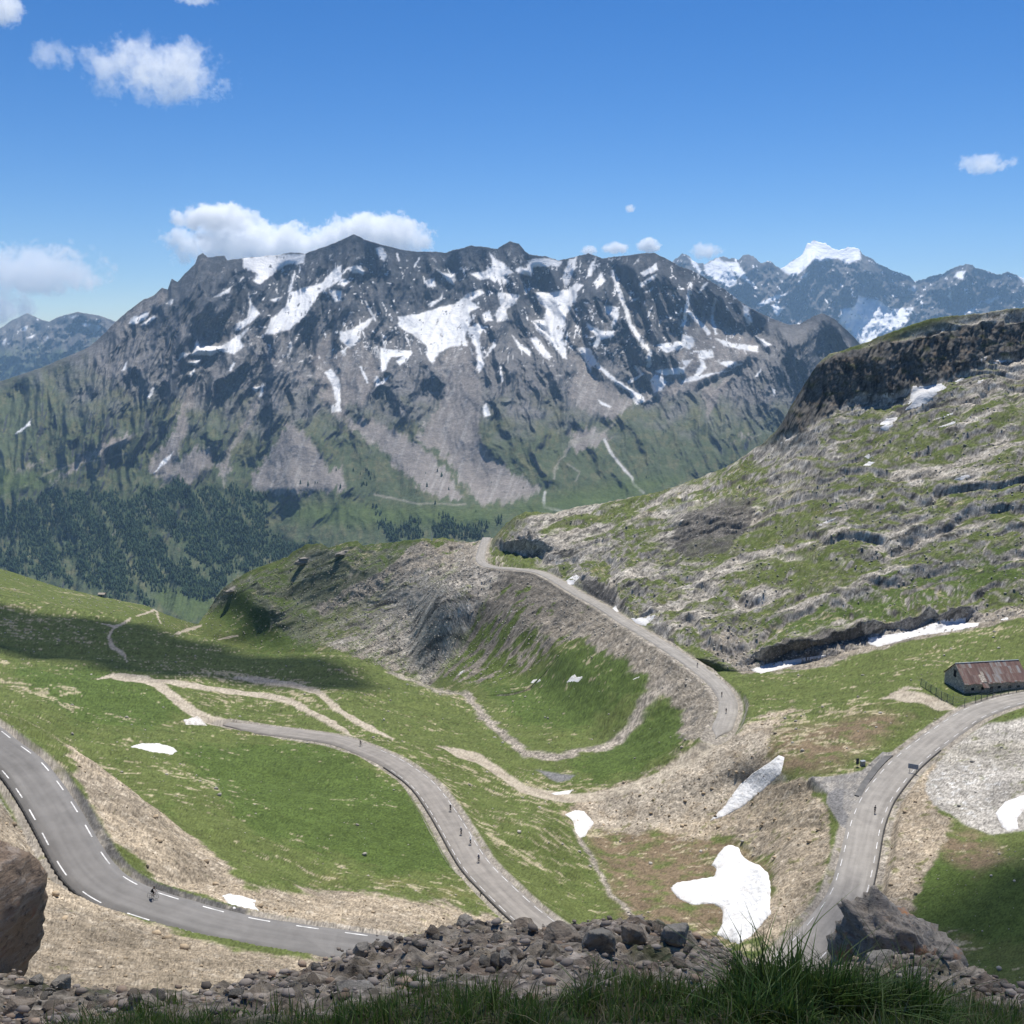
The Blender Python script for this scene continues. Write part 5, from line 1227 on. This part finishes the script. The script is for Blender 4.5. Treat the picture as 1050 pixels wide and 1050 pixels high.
# grass: thin bent blades
m_grass = bpy.data.materials.new('grass_blade'); m_grass.use_nodes = True
n = m_grass.node_tree.nodes; l = m_grass.node_tree.links
ca = n.new('ShaderNodeVertexColor'); ca.layer_name = 'Col'
b = n['Principled BSDF']; b.inputs['Roughness'].default_value = .55; b.inputs['Specular IOR Level'].default_value = .3
l.new(ca.outputs[0], b.inputs['Base Color'])
tr = n.new('ShaderNodeBsdfTranslucent'); l.new(ca.outputs[0], tr.inputs[0])
ms = n.new('ShaderNodeMixShader'); ms.inputs[0].default_value = .35
l.new(b.outputs[0], ms.inputs[1]); l.new(tr.outputs[0], ms.inputs[2]); l.new(ms.outputs[0], n['Material Output'].inputs[0])
def blades(roots, hmin, hmax, wid, lean, cols):
    N = len(roots); h = rng.uniform(hmin, hmax, N) * rng.uniform(.6, 1, N) * np.clip(.85 + .9 * fbm(roots[:, 0] / .16, roots[:, 1] / .16, 3, s=5), .35, 1.6); a = rng.uniform(0, 6.28, N)
    ln = np.abs(rng.normal(size=N)) * lean
    dx, dy = np.cos(a), np.sin(a); fx_, fy_ = -dy, dx
    f2 = rng.uniform(0, 6.28, N); fx_, fy_ = np.cos(f2), np.sin(f2)
    V = []
    for t, wv in ((0, 1), (.4, .85), (.75, .5), (1, 0)):
        off = ln * t ** 2
        c_ = np.stack([roots[:, 0] + dx * off * h, roots[:, 1] + dy * off * h, roots[:, 2] + h * t * (1 - .35 * np.minimum(ln, 1) * t)], 1)
        for sg in ((-1, 1) if wv else (0,)):
            V.append(c_ + np.stack([fx_, fy_, 0 * fx_], 1) * (sg * wid * wv * .5))
    V = np.stack(V, 1).reshape(-1, 3)
    b0 = np.arange(N)[:, None] * 7
    tri = np.array([(0, 1, 3), (0, 3, 2), (2, 3, 5), (2, 5, 4), (4, 5, 6)])
    F = (b0[:, None] + tri[None]).reshape(-1, 3)
    k = rng.integers(0, len(cols), N); t = rng.uniform(.65, 1.35, N)
    cc_ = np.array(cols)[k] * t[:, None]
    return V, F, np.repeat(np.concatenate([cc_, np.ones((N, 1))], 1), 7, 0)
w_ = (grassy * (gd > -8) * (FY > 1.0) * (FY < 5.5) * (.12 + np.clip(fbm(FX / .16, FY / .16, 3, s=77) * 1.3 + .45, 0, 2) ** 1.6)).ravel()
cell = np.gradient(gy)[:, None] * np.ones_like(FX)
w_ = w_ * cell.ravel() / np.maximum(FY.ravel(), 1)
w_ /= w_.sum()
gi = rng.choice(FX.size, 52000, p=w_)
roots = np.stack([FX.ravel()[gi] + rng.uniform(-.02, .02, len(gi)), FY.ravel()[gi] + rng.uniform(-.012, .012, len(gi)), FZ_.ravel()[gi] - .01], 1)
GC = [(.12, .19, .036), (.10, .17, .033), (.145, .205, .043), (.12, .18, .04), (.19, .20, .065), (.31, .26, .13)]
V, F, K = blades(roots, .05, .12, .0042, .55, GC)
tag(link('grass', mesh_np('grass', V, F, K), m_grass, smooth=False), kind='stuff')
def tuft(px, py, D, N, rad, h0, h1, label, width=.006, cols=None, lean=.7):
    p = lip_at(px, py)
    if p is None: p = unproj(px, py, D)
    r = rad * np.sqrt(rng.uniform(0, 1, N)); a = rng.uniform(0, 6.28, N)
    x_, y_ = p[0] + r * np.cos(a) * 1.3, p[1] + r * np.sin(a) * .6
    roots = np.stack([x_, y_, tz(x_, y_) - .02], 1)
    V, F, K = blades(roots, h0, h1, width, lean, cols or GC[:4] + [(.065, .085, .025)])
    return tag(link('grass_tuft', mesh_np('grass_tuft', V, F, K), m_grass, smooth=False), label, 'grass tuft')
tuft(850, 1036, 2.4, 3000, .24, .16, .31, 'tall dark green grass tuft rising in front of the right road')
tuft(770, 1045, 2.4, 900, .14, .10, .20, 'lower dark grass tuft at the left foot of the tall one')
tuft(940, 1048, 2.6, 1100, .17, .08, .16, 'low grass tuft at the right of the tall one, under the rusty boulder')
m_dry = mat('dry_stalk', (.42, .36, .24), rough=.8)
for k, (px, py, hh, lx, lab) in enumerate([(532,1006,.10,.02,'pale dry stalk standing at the middle of the grass edge'),(640,1000,.13,-.03,'pale dry stalk bent left beside the rubble'),(668,1010,.10,.05,'pale dry stalk leaning right beside the rubble'),(590,1030,.09,.06,'pale dry stalk leaning low in the grass below the slab'),(700,1035,.11,.05,'pale dry stalk lying across the grass left of the tuft')]):
    p = lip_at(px, py)
    if p is None: continue
    L_ = [(p[0] + lx * t * t * 2, p[1], p[2] + hh * t) for t in np.linspace(0, 1, 6)]
    bm = bmesh.new(); prev = None
    for j, q_ in enumerate(L_):
        rr = .0022 * (1 - .6 * j / 5)
        ring = [bm.verts.new((q_[0] + rr * math.cos(t), q_[1] + rr * math.sin(t), q_[2])) for t in (0, 2.1, 4.2)]
        if prev:
            for t in range(3): bm.faces.new((prev[t], prev[(t + 1) % 3], ring[(t + 1) % 3], ring[t]))
        prev = ring
    bm.faces.new(prev); me = bpy.data.meshes.new('dry_stalk'); bm.to_mesh(me); bm.free()
    tag(link('dry_stalk', me, m_dry), lab, 'dry stalk')
# ------------------------------------------------------------------ small builder for hard-edged things
class MB:
    def __init__(s): s.bm = bmesh.new(); s.mi = []
    def box(s, c, size, rz=0, rx=0, ry=0, bevel=0):
        r = bmesh.ops.create_cube(s.bm, size=1)
        M = Matrix.Translation(c) @ Euler((rx, ry, rz)).to_matrix().to_4x4() @ Matrix.Diagonal((*size, 1))
        bmesh.ops.transform(s.bm, matrix=M, verts=r['verts'])
        if bevel:
            es = list({e for v in r['verts'] for e in v.link_edges}); bmesh.ops.bevel(s.bm, geom=es, offset=bevel, segments=1, affect='EDGES')
        return s
    def bar(s, a, b, r0, r1=None, seg=8):
        a, b = Vector(a), Vector(b); d = b - a
        q = bmesh.ops.create_cone(s.bm, cap_ends=True, segments=seg, radius1=r0, radius2=r0 if r1 is None else r1, depth=d.length)
        bmesh.ops.transform(s.bm, matrix=Matrix.Translation((a + b) / 2) @ d.to_track_quat('Z', 'Y').to_matrix().to_4x4(), verts=q['verts'])
        return s
    def ring(s, c, R, r, seg=24, axis='Y'):
        vs = []
        for i in range(seg):
            t = i / seg * 2 * math.pi; row = []
            for j in range(6):
                u = j / 6 * 2 * math.pi; k = R + r * math.cos(u)
                p = (k * math.cos(t), r * math.sin(u), k * math.sin(t))
                row.append(s.bm.verts.new((c[0] + p[0], c[1] + p[1], c[2] + p[2])))
            vs.append(row)
        for i in range(seg):
            for j in range(6): s.bm.faces.new((vs[i][j], vs[i][(j + 1) % 6], vs[(i + 1) % seg][(j + 1) % 6], vs[(i + 1) % seg][j]))
        return s
    def poly(s, pts, th=None):
        s.bm.faces.new([s.bm.verts.new(p) for p in pts]); return s
    def build(s, name, m, parent=None, smooth=False):
        bmesh.ops.recalc_face_normals(s.bm, faces=s.bm.faces[:])
        me = bpy.data.meshes.new(name); s.bm.to_mesh(me); s.bm.free()
        return link(name, me, m, parent, smooth)

# ------------------------------------------------------------------ the stone hut with its rusty sheet roof
def sheet_roof_mat():
    m = bpy.data.materials.new('rusty_sheet'); m.use_nodes = True
    n = m.node_tree.nodes; l = m.node_tree.links; b = n['Principled BSDF']
    b.inputs['Roughness'].default_value = .65; b.inputs['Metallic'].default_value = 0
    tc = n.new('ShaderNodeTexCoord'); sx = n.new('ShaderNodeSeparateXYZ'); l.new(tc.outputs['Object'], sx.inputs[0])
    # sheet by sheet: a tone per sheet along the ridge
    fl = n.new('ShaderNodeMath'); fl.operation = 'MULTIPLY'; fl.inputs[1].default_value = 1.15; l.new(sx.outputs['X'], fl.inputs[0])
    fr = n.new('ShaderNodeMath'); fr.operation = 'FLOOR'; l.new(fl.outputs[0], fr.inputs[0])
    zz = n.new('ShaderNodeMath'); zz.operation = 'MULTIPLY'; zz.inputs[1].default_value = .62; l.new(sx.outputs['Z'], zz.inputs[0])
    zf = n.new('ShaderNodeMath'); zf.operation = 'FLOOR'; l.new(zz.outputs[0], zf.inputs[0])
    cb = n.new('ShaderNodeCombineXYZ'); l.new(fr.outputs[0], cb.inputs[0]); l.new(zf.outputs[0], cb.inputs[1])
    wn = n.new('ShaderNodeTexWhiteNoise'); wn.noise_dimensions = '2D'; l.new(cb.outputs[0], wn.inputs['Vector'])
    mp = n.new('ShaderNodeMapping'); mp.inputs['Scale'].default_value = (1.6, .25, .35); l.new(tc.outputs['Object'], mp.inputs[0])
    t = n.new('ShaderNodeTexNoise'); t.inputs['Scale'].default_value = 1.2; t.inputs['Detail'].default_value = 8; t.inputs['Roughness'].default_value = .7; l.new(mp.outputs[0], t.inputs[0])
    ad = n.new('ShaderNodeMath'); ad.operation = 'MULTIPLY_ADD'; ad.inputs[1].default_value = .45; l.new(wn.outputs['Value'], ad.inputs[0]); l.new(t.outputs['Fac'], ad.inputs[2])
    cr = n.new('ShaderNodeValToRGB'); e = cr.color_ramp
    e.elements[0].position = .45; e.elements[0].color = (.34, .32, .30, 1)
    e.elements[1].position = .95; e.elements[1].color = (.15, .085, .065, 1)
    x = e.elements.new(.62); x.color = (.25, .19, .15, 1); x = e.elements.new(.74); x.color = (.215, .12, .09, 1)
    l.new(ad.outputs[0], cr.inputs[0]); l.new(cr.outputs[0], b.inputs['Base Color'])
    wv = n.new('ShaderNodeTexWave'); wv.inputs['Scale'].default_value = 1.6; l.new(tc.outputs['Object'], wv.inputs[0])
    bp = n.new('ShaderNodeBump'); bp.inputs['Distance'].default_value = .04; l.new(wv.outputs['Fac'], bp.inputs['Height']); l.new(bp.outputs[0], b.inputs['Normal'])
    return m
def masonry(name, base):
    m = bpy.data.materials.new(name); m.use_nodes = True
    n = m.node_tree.nodes; l = m.node_tree.links; b = n['Principled BSDF']; b.inputs['Roughness'].default_value = .9
    tc = n.new('ShaderNodeTexCoord')
    mp = n.new('ShaderNodeMapping'); mp.inputs['Scale'].default_value = (1, 1, 1.7); l.new(tc.outputs['Object'], mp.inputs[0])
    v = n.new('ShaderNodeTexVoronoi'); v.inputs['Scale'].default_value = 2.6; l.new(mp.outputs[0], v.inputs['Vector'])
    e = n.new('ShaderNodeTexVoronoi'); e.feature = 'DISTANCE_TO_EDGE'; e.inputs['Scale'].default_value = 2.6; l.new(mp.outputs[0], e.inputs['Vector'])
    sp = n.new('ShaderNodeSeparateColor'); l.new(v.outputs['Color'], sp.inputs[0])
    mx = n.new('ShaderNodeMix'); mx.data_type = 'RGBA'; l.new(sp.outputs[0], mx.inputs[0])
    mx.inputs[6].default_value = (*[c * .6 for c in base], 1); mx.inputs[7].default_value = (*[c * 1.35 for c in base], 1)
    mr = n.new('ShaderNodeMapRange'); mr.inputs[1].default_value = .02; mr.inputs[2].default_value = .07; l.new(e.outputs['Distance'], mr.inputs[0])
    m2 = n.new('ShaderNodeMix'); m2.data_type = 'RGBA'; l.new(mr.outputs[0], m2.inputs[0]); m2.inputs[6].default_value = (.11, .10, .09, 1); l.new(mx.outputs[2], m2.inputs[7])
    l.new(m2.outputs[2], b.inputs['Base Color'])
    bp = n.new('ShaderNodeBump'); bp.inputs['Distance'].default_value = .05; l.new(mr.outputs[0], bp.inputs['Height']); l.new(bp.outputs[0], b.inputs['Normal'])
    return m
m_mas = masonry('hut_masonry', (.58, .50, .40)); m_roof = sheet_roof_mat(); m_dark = mat('dark_opening', (.018, .016, .015)); m_wood = mat('grey_timber', (.13, .11, .095), noise=5, amt=.3)
m_steel = mat('fence_steel', (.10, .13, .125), rough=.6, noise=2, amt=.2); m_grey = mat('grey_sheet', (.26, .29, .32), rough=.5, noise=3, amt=.12); m_conc = mat('concrete', (.33, .32, .30), noise=3, amt=.15)
p0 = pick(988.5, 711.5)[0]
ang = R_(9)
W_, Ln, HE, HR = 10.2, 20.0, 3.2, 4.3                   # width, length, eaves, ridge above the eaves
hut = empty('stone_hut', (p0[0], p0[1], p0[2] + .0), ang)
tag(hut, 'long stone hut with a rusty sheet metal roof inside a wire fence beside the road', 'hut')
bm_ = MB()
prof = [(0, 0, -1.5), (0, W_, -1.5), (0, W_, HE), (0, W_ / 2, HE + HR), (0, 0, HE)]
a = [bm_.bm.verts.new(p) for p in prof]; b_ = [bm_.bm.verts.new((Ln, p[1], p[2])) for p in prof]
bm_.bm.faces.new(a); bm_.bm.faces.new(b_[::-1])
for i in range(5): bm_.bm.faces.new((a[i], b_[i], b_[(i + 1) % 5], a[(i + 1) % 5]))
bm_.build('wall', m_mas, hut)
rf_ = MB(); ov = .45; th = .09
sl_ = math.hypot(W_ / 2, HR); k_ = HR / (W_ / 2)
for sgn in (0, 1):
    y0, y1 = (-ov, W_ / 2) if sgn == 0 else (W_ / 2, W_ + ov)
    z0, z1 = (HE - ov * k_, HE + HR) if sgn == 0 else (HE + HR, HE - ov * k_)
    up0 = .05
    nx = 22
    for i in range(nx):
        xa, xb = -.3 + (Ln + .6) * i / nx, -.3 + (Ln + .6) * (i + 1) / nx
        jit = .03 * math.sin(i * 2.3 + sgn); ex = .12 * math.sin(i * 1.7)
        ya = y0 - (ex if sgn == 0 else 0); za = z0 - (ex * k_ if sgn == 0 else 0); yb = y1 + (ex if sgn else 0); zb = z1 - (ex * k_ if sgn else 0)
        if sgn == 0 and 6 <= i <= 7: ya -= .9; za -= 1.1
        v = [(xa, ya, za + up0 + jit), (xb, ya, za + up0 + jit), (xb, yb, zb + up0 + jit), (xa, yb, zb + up0 + jit)]
        lo = [rf_.bm.verts.new((p[0], p[1], p[2])) for p in v]; hi = [rf_.bm.verts.new((p[0], p[1], p[2] + th)) for p in v]
        rf_.bm.faces.new(lo[::-1]); rf_.bm.faces.new(hi)
        for j in range(4): rf_.bm.faces.new((lo[j], lo[(j + 1) % 4], hi[(j + 1) % 4], hi[j]))
roof = rf_.build('roof', m_roof, hut)
MB().box((Ln / 2, W_ / 2, HE + HR + .15), (Ln + .5, .35, .07)).build('ridge_cap', m_grey, roof)
MB().box((-.02, W_ / 2, 4.4), (.10, 1.3, 2.0)).build('gable_opening', m_dark, hut)
MB().box((-.04, W_ / 2, 5.5), (.16, 1.8, .2)).build('lintel', m_wood, hut)
for x_ in (2.6, 5.8, 11.0, 14.4, 17.2):
    o = MB().box((x_, -.02, 1.35), (.95, .08, .8)).build('window', m_dark, hut)
    MB().box((x_, -.05, .90), (1.1, .14, .1)).build('sill', m_conc, o)
o = MB().box((8.6, -.025, .75), (1.1, .09, 1.9)).build('door', m_wood, hut)
# fence: posts, rails and wire mesh
m_mesh = bpy.data.materials.new('wire_mesh'); m_mesh.use_nodes = True
n = m_mesh.node_tree.nodes; l = m_mesh.node_tree.links
n['Principled BSDF'].inputs['Base Color'].default_value = (.11, .145, .14, 1)
FP = [(944,703),(965,716.5),(977,722),(989,724),(1000,720.5),(1018,714.5),(1050,709),(1085,705)]
P3 = [pick(*q)[0] for q in FP]
fence = empty('mesh_fence', P3[0]); tag(fence, 'dark wire mesh fence on steel posts round the stone hut', 'fence')
def rel(p): return Vector(p) - Vector(P3[0])
FH = 2.2
for i in range(len(P3) - 1):
    a, b_ = P3[i], P3[i + 1]; L_ = np.linalg.norm(b_ - a); nseg = max(1, int(L_ / 2.6))
    pt = [a + (b_ - a) * j / nseg for j in range(nseg + 1)]
    for q in pt: 
        z_ = drop(q[0], q[1]); q[2] = q[2] if z_ is None else z_
    pn_ = MB()
    for j in range(nseg):
        c0, c1 = rel(pt[j]), rel(pt[j + 1])
        for h in (.08, FH * .35, FH * .68, FH): pn_.bar(c0 + Vector((0, 0, h)), c1 + Vector((0, 0, h)), .035, seg=5)
        for t in np.linspace(0, 1, 15)[1:-1]:
            m0 = c0.lerp(c1, t); pn_.bar(m0 + Vector((0, 0, .05)), m0 + Vector((0, 0, FH)), .014, seg=4)
    pn_.build('mesh_panel', m_steel, fence)
    for j in range(nseg + (i == len(P3) - 2)):
        c0 = rel(pt[j]); MB().box((c0.x, c0.y, c0.z + FH / 2 - .2), (.13, .13, FH + .5), bevel=.01).build('post', m_steel, fence)

# ------------------------------------------------------------------ signs, posts, small far things
p = pick(936, 793)[0]
s_ = empty('road_sign', p, R_(-25)); tag(s_, 'pale grey rectangular sign on two legs at the edge of the right road', 'sign')
MB().box((0, 0, 1.75), (2.3, .08, 1.15), rx=R_(-14), bevel=.02).build('panel', m_grey, s_)
for x_ in (-.75, .75): MB().box((x_, .06, .7), (.09, .07, 1.9)).build('leg', m_steel, s_)
p = pick(879, 786)[0]
s_ = empty('information_board', p, R_(10)); tag(s_, 'narrow dark board on a post standing on the grass above the lay-by', 'board')
MB().box((0, 0, 1.35), (.75, .07, 1.5), bevel=.02).build('panel', mat('board_dark', (.05, .055, .06), noise=3, amt=.2), s_)
MB().box((0, .08, .8), (.12, .1, 1.9)).build('post', m_steel, s_)
p = pick(884.5, 785)[0]
s_ = empty('utility_box', p, R_(15)); tag(s_, 'squat grey utility box beside the dark board above the lay-by', 'utility box')
MB().box((0, 0, .55), (1.1, .7, 1.2), bevel=.04).build('cabinet', m_conc, s_)
MB().box((0, 0, 1.2), (1.25, .85, .1), bevel=.02).build('lid', m_grey, s_)
for px, py, lab in ((868, 944, 'small dark marker post at the edge of the right road beside the rusty boulder'), (493, 918, 'small dark marker post at the left edge of the middle road')):
    p = pick(px, py)[0]
    s_ = empty('marker_post', p); tag(s_, lab, 'marker post')
    MB().bar((0, 0, -.2), (0, 0, 1.0), .10, .09).build('post', m_dark, s_); MB().bar((0, 0, .72), (0, 0, .88), .108, .108).build('reflector_band', m_conc, s_)
p = pick(443, 554.5)[0]
if p is not None:
    s_ = empty('mast', p); tag(s_, 'thin white mast standing on the crest of the rocky spur', 'mast')
    MB().bar((0, 0, -1), (0, 0, 6.8), .35, .10).build('pole', mat('white_paint', (.75, .75, .74)), s_); MB().bar((-.7, 0, 5.2), (.7, 0, 5.2), .12).build('crossbar', m_conc, s_)
for px, py, rz, w3, l3, mm, lab in ((123, 614.5, .2, 4.0, 6.5, mat('pale_roof', (.55, .54, .52)), 'small pale-roofed house just over the green shoulder at the left'), (105, 611, -.1, 3.2, 5, mat('tan_roof', (.38, .33, .27)), 'tiny tan-roofed shed on the crest of the green shoulder')):
    p = pick(px, py + 1)[0]
    if p is None: continue
    s_ = empty('cabin', p, rz); tag(s_, lab, 'cabin')
    MB().box((0, 0, .9), (l3, w3, 2.6)).build('wall', m_conc, s_)
    g = MB()
    for sg in (-1, 1): g.box((0, sg * w3 * .27, 2.75), (l3 + .5, w3 * .66, .12), rx=-sg * R_(28))
    g.build('roof', mm, s_); MB().box((0, -w3 / 2 - .02, .8), (.9, .06, 1.7)).build('door', m_dark, s_)
for px, py, D, sz, rz, seed, lab in ((313, 566, 806, (11, 5, 3.6), .5, 71, 'largest rock outcrop on the crest of the rocky spur'), (353, 559, 795, (9, 4.5, 2.8), .3, 72, 'smaller rock outcrop on the spur crest just right of the largest'), (240, 596, 820, (7, 4, 2.6), .6, 73, 'low rock outcrop near the left end of the spur crest')):
    c = pick(px, py + 7)[0]
    if c is None: continue
    boulder('rock_outcrop', (c[0], c[1], c[2] - sz[2] * .5), sz, m_outc, seed, n=14, rough=.14, label=lab, cat='rock', rz=rz, tilt=(0, -.18))

# ------------------------------------------------------------------ riders and their bicycles
m_black = mat('black_rubber', (.015, .015, .016), rough=.6); m_frame = mat('bicycle_frame', (.05, .05, .055), rough=.35, spec=.5); m_spoke = mat('spoke_metal', (.35, .35, .36), rough=.35)
def make_bicycle():
    t = empty('bicycle')
    f = MB(); bb = (-.05, 0, .28); seat = (-.20, 0, .86); head = (.36, 0, .86); hb = (.39, 0, .72); rear = (-.50, 0, .34); fr = (.50, 0, .34)
    for a, b_, r in ((bb, seat, .02), (bb, hb, .022), (seat, head, .018), (hb, head, .022), (hb, fr, .018), (bb, rear, .014), (seat, rear, .012), (seat, (-.22, 0, .96), .014), (bb, (.0, .09, .17), .012), (bb, (-.10, -.09, .39), .012)): f.bar(a, b_, r, seg=6)
    f.build('frame', m_frame, t)
    for c in (rear, fr):
        wl = empty('wheel'); wl.parent = t; wl.location = c
        MB().ring((0, 0, 0), .325, .018).build('tyre', m_black, wl)
        sp = MB().bar((0, -.03, 0), (0, .03, 0), .025)
        for k in range(8): sp.bar((0, 0, 0), (.31 * math.cos(k * .785), 0, .31 * math.sin(k * .785)), .004, seg=3)
        sp.build('spokes', m_spoke, wl)
    MB().bar((.36, 0, .84), (.42, 0, .95), .014).bar((.42, -.21, .95), (.42, .21, .95), .014).bar((.42, -.21, .95), (.52, -.21, .90), .014).bar((.42, .21, .95), (.52, .21, .90), .014).build('handlebar', m_black, t)
    MB().box((-.22, 0, .97), (.26, .13, .05), bevel=.02).build('saddle', m_black, t)
    return t
def body_mesh():
    J = {'pelvis': (-.20, 0, 1.02, .135), 'waist': (-.10, 0, 1.17, .12), 'chest': (.08, 0, 1.36, .145), 'neck': (.20, 0, 1.47, .055), 'head': (.29, 0, 1.58, .095), 'crown': (.31, 0, 1.66, .075)}
    E = [('pelvis', 'waist'), ('waist', 'chest'), ('chest', 'neck'), ('neck', 'head'), ('head', 'crown')]
    for s, kx, kz, fx, fz in ((1, .14, .72, .0, .22), (-1, .20, .86, -.10, .44)):
        n_ = str(s)
        J['hip' + n_] = (-.17, .09 * s, .98, .10); J['knee' + n_] = (kx, .10 * s, kz, .062); J['ankle' + n_] = (fx - .04, .10 * s, fz + .02, .042); J['toe' + n_] = (fx + .12, .10 * s, fz - .04, .035)
        J['sho' + n_] = (.12, .18 * s, 1.37, .062); J['elb' + n_] = (.26, .22 * s, 1.16, .043); J['wri' + n_] = (.43, .20 * s, 1.00, .032); J['hand' + n_] = (.47, .20 * s, .965, .036)
        E += [('pelvis', 'hip' + n_), ('hip' + n_, 'knee' + n_), ('knee' + n_, 'ankle' + n_), ('ankle' + n_, 'toe' + n_), ('chest', 'sho' + n_), ('sho' + n_, 'elb' + n_), ('elb' + n_, 'wri' + n_), ('wri' + n_, 'hand' + n_)]
    ks = list(J); me = bpy.data.meshes.new('body')
    me.from_pydata([J[k][:3] for k in ks], [(ks.index(a), ks.index(b_)) for a, b_ in E], [])
    o = bpy.data.objects.new('body', me); C.objects.link(o)
    o.modifiers.new('skin', 'SKIN'); sd = o.modifiers.new('sub', 'SUBSURF'); sd.levels = 1; sd.render_levels = 1
    lay = me.skin_vertices[0] if len(me.skin_vertices) else None
    for i, k in enumerate(ks):
        lay.data[i].radius = (J[k][3], J[k][3]); lay.data[i].use_root = (k == 'pelvis')
    dg = bpy.context.evaluated_depsgraph_get(); dg.update()
    out = bpy.data.meshes.new_from_object(o.evaluated_get(dg))
    bpy.data.objects.remove(o)
    return out
bmh = body_mesh()
m_skin = mat('skin', (.48, .30, .21), rough=.6); m_short = mat('black_shorts', (.018, .018, .02))
def make_person(jersey):
    me = bmh.copy(); me.name = 'person'
    for m in (jersey, m_short, m_skin): me.materials.append(m)
    for p in me.polygons:
        c = p.center
        if c.z > 1.47 or (c.x > .30 and c.z < 1.30 and abs(c.y) > .14): p.material_index = 2      # head, forearms and hands
        elif c.z < .62 : p.material_index = 2 if c.z > .30 else 1
        elif c.z < 1.08 and not (c.x > .3): p.material_index = 1
        else: p.material_index = 0
        p.use_smooth = True
    o = bpy.data.objects.new('person', me); C.objects.link(o)
    return o
def helmet(parent, m):
    bm = bmesh.new(); bmesh.ops.create_uvsphere(bm, u_segments=14, v_segments=8, radius=1)
    bmesh.ops.delete(bm, geom=[v for v in bm.verts if v.co.z < -.25], context='VERTS')
    for v in bm.verts: v.co = (v.co.x * .16 + .29, v.co.y * .12, v.co.z * .13 + 1.635)
    me = bpy.data.meshes.new('helmet'); bm.to_mesh(me); bm.free()
    return link('helmet', me, m, parent)
def shoes(parent): pass
M_J = {'black': mat('black_jersey', (.02, .02, .022)), 'white': mat('white_jersey', (.72, .72, .72)), 'grey': mat('grey_jersey', (.12, .12, .13)), 'blue': mat('dark_blue_jersey', (.02, .03, .07))}
m_hw = mat('white_helmet', (.75, .75, .75), rough=.4); m_hk = mat('black_helmet', (.02, .02, .02), rough=.4)
bike0 = make_bicycle()
first = True
RIDERS = [('upper', 157, 921, 1, 'black', 'k', 'cyclist in black riding along the upper road at the lower left, nearest of all', 'dark road bicycle ridden along the upper road at the lower left'),
 ('middle', 370, 765, -1, 'black', 'k', 'cyclist in dark clothing at the bend where the middle road begins to turn down', 'bicycle at the upper bend of the middle road'),
 ('middle', 462, 832, -1, 'black', 'w', 'cyclist in dark clothing, uppermost of the four close together on the middle road', 'bicycle of the uppermost of the four close riders on the middle road'),
 ('middle', 473, 856, -1, 'grey', 'w', 'cyclist in grey, second from the top of the four on the middle road', 'bicycle second from the top of the four on the middle road'),
 ('middle', 482.5, 866, -1, 'white', 'w', 'cyclist in a white top, third of the four close together on the middle road', 'bicycle third from the top of the four on the middle road'),
 ('middle', 491, 884, -1, 'blue', 'w', 'cyclist in dark blue with a white helmet, lowest of the four on the middle road', 'bicycle of the lowest of the four close riders on the middle road'),
 ('right', 897, 834, 1, 'black', 'k', 'lone cyclist in black on the right road below the lay-by', 'bicycle of the lone rider on the right road'),
 ('far', 740, 714, 1, 'black', 'k', 'tiny cyclist just above the last bend of the far road', 'tiny bicycle just above the last bend of the far road'),
 ('far', 744.5, 731, 1, 'grey', 'k', 'tiny cyclist in the last bend of the far road', 'tiny bicycle in the last bend of the far road'),
 ('far', 715, 684, 1, 'blue', 'k', 'tiny cyclist higher up the straight of the far road', 'tiny bicycle higher up the straight of the far road')]
bpy.context.view_layer.update()
def dup(o, parent=None):
    c = o.copy(); C.objects.link(c); c.parent = parent
    for ch in o.children: dup(ch, c)
    return c
for key, px, py, dr, jr, hm, lab, labb in RIDERS:
    L = ROAD3[key]
    z_ = None
    p = pick(px, py)[0]
    j = ((L[:, 0] - p[0]) ** 2 + (L[:, 1] - p[1]) ** 2).argmin()
    zr = L[j, 2] + .03
    d = unproj(px, py, 1.0); p = d * (zr / d[2])          # on the tarmac itself
    j = ((L[:, 0] - p[0]) ** 2 + (L[:, 1] - p[1]) ** 2).argmin()
    t = (L[min(j + 2, len(L) - 1)] - L[max(j - 2, 0)]) * dr
    zr = L[j, 2] + .035
    rz = math.atan2(t[1], t[0])
    bk = bike0 if first else dup(bike0); first = False
    bk.location = (p[0], p[1], zr); bk.rotation_euler = (0, 0, rz)
    tag(bk, labb, 'bicycle', 'bicycles on the pass roads')
    ps = make_person(M_J[jr]); helmet(ps, m_hw if hm == 'w' else m_hk)
    ps.location = (p[0], p[1], zr); ps.rotation_euler = (0, 0, rz)
    tag(ps, lab, 'person', 'cyclists on the pass roads')
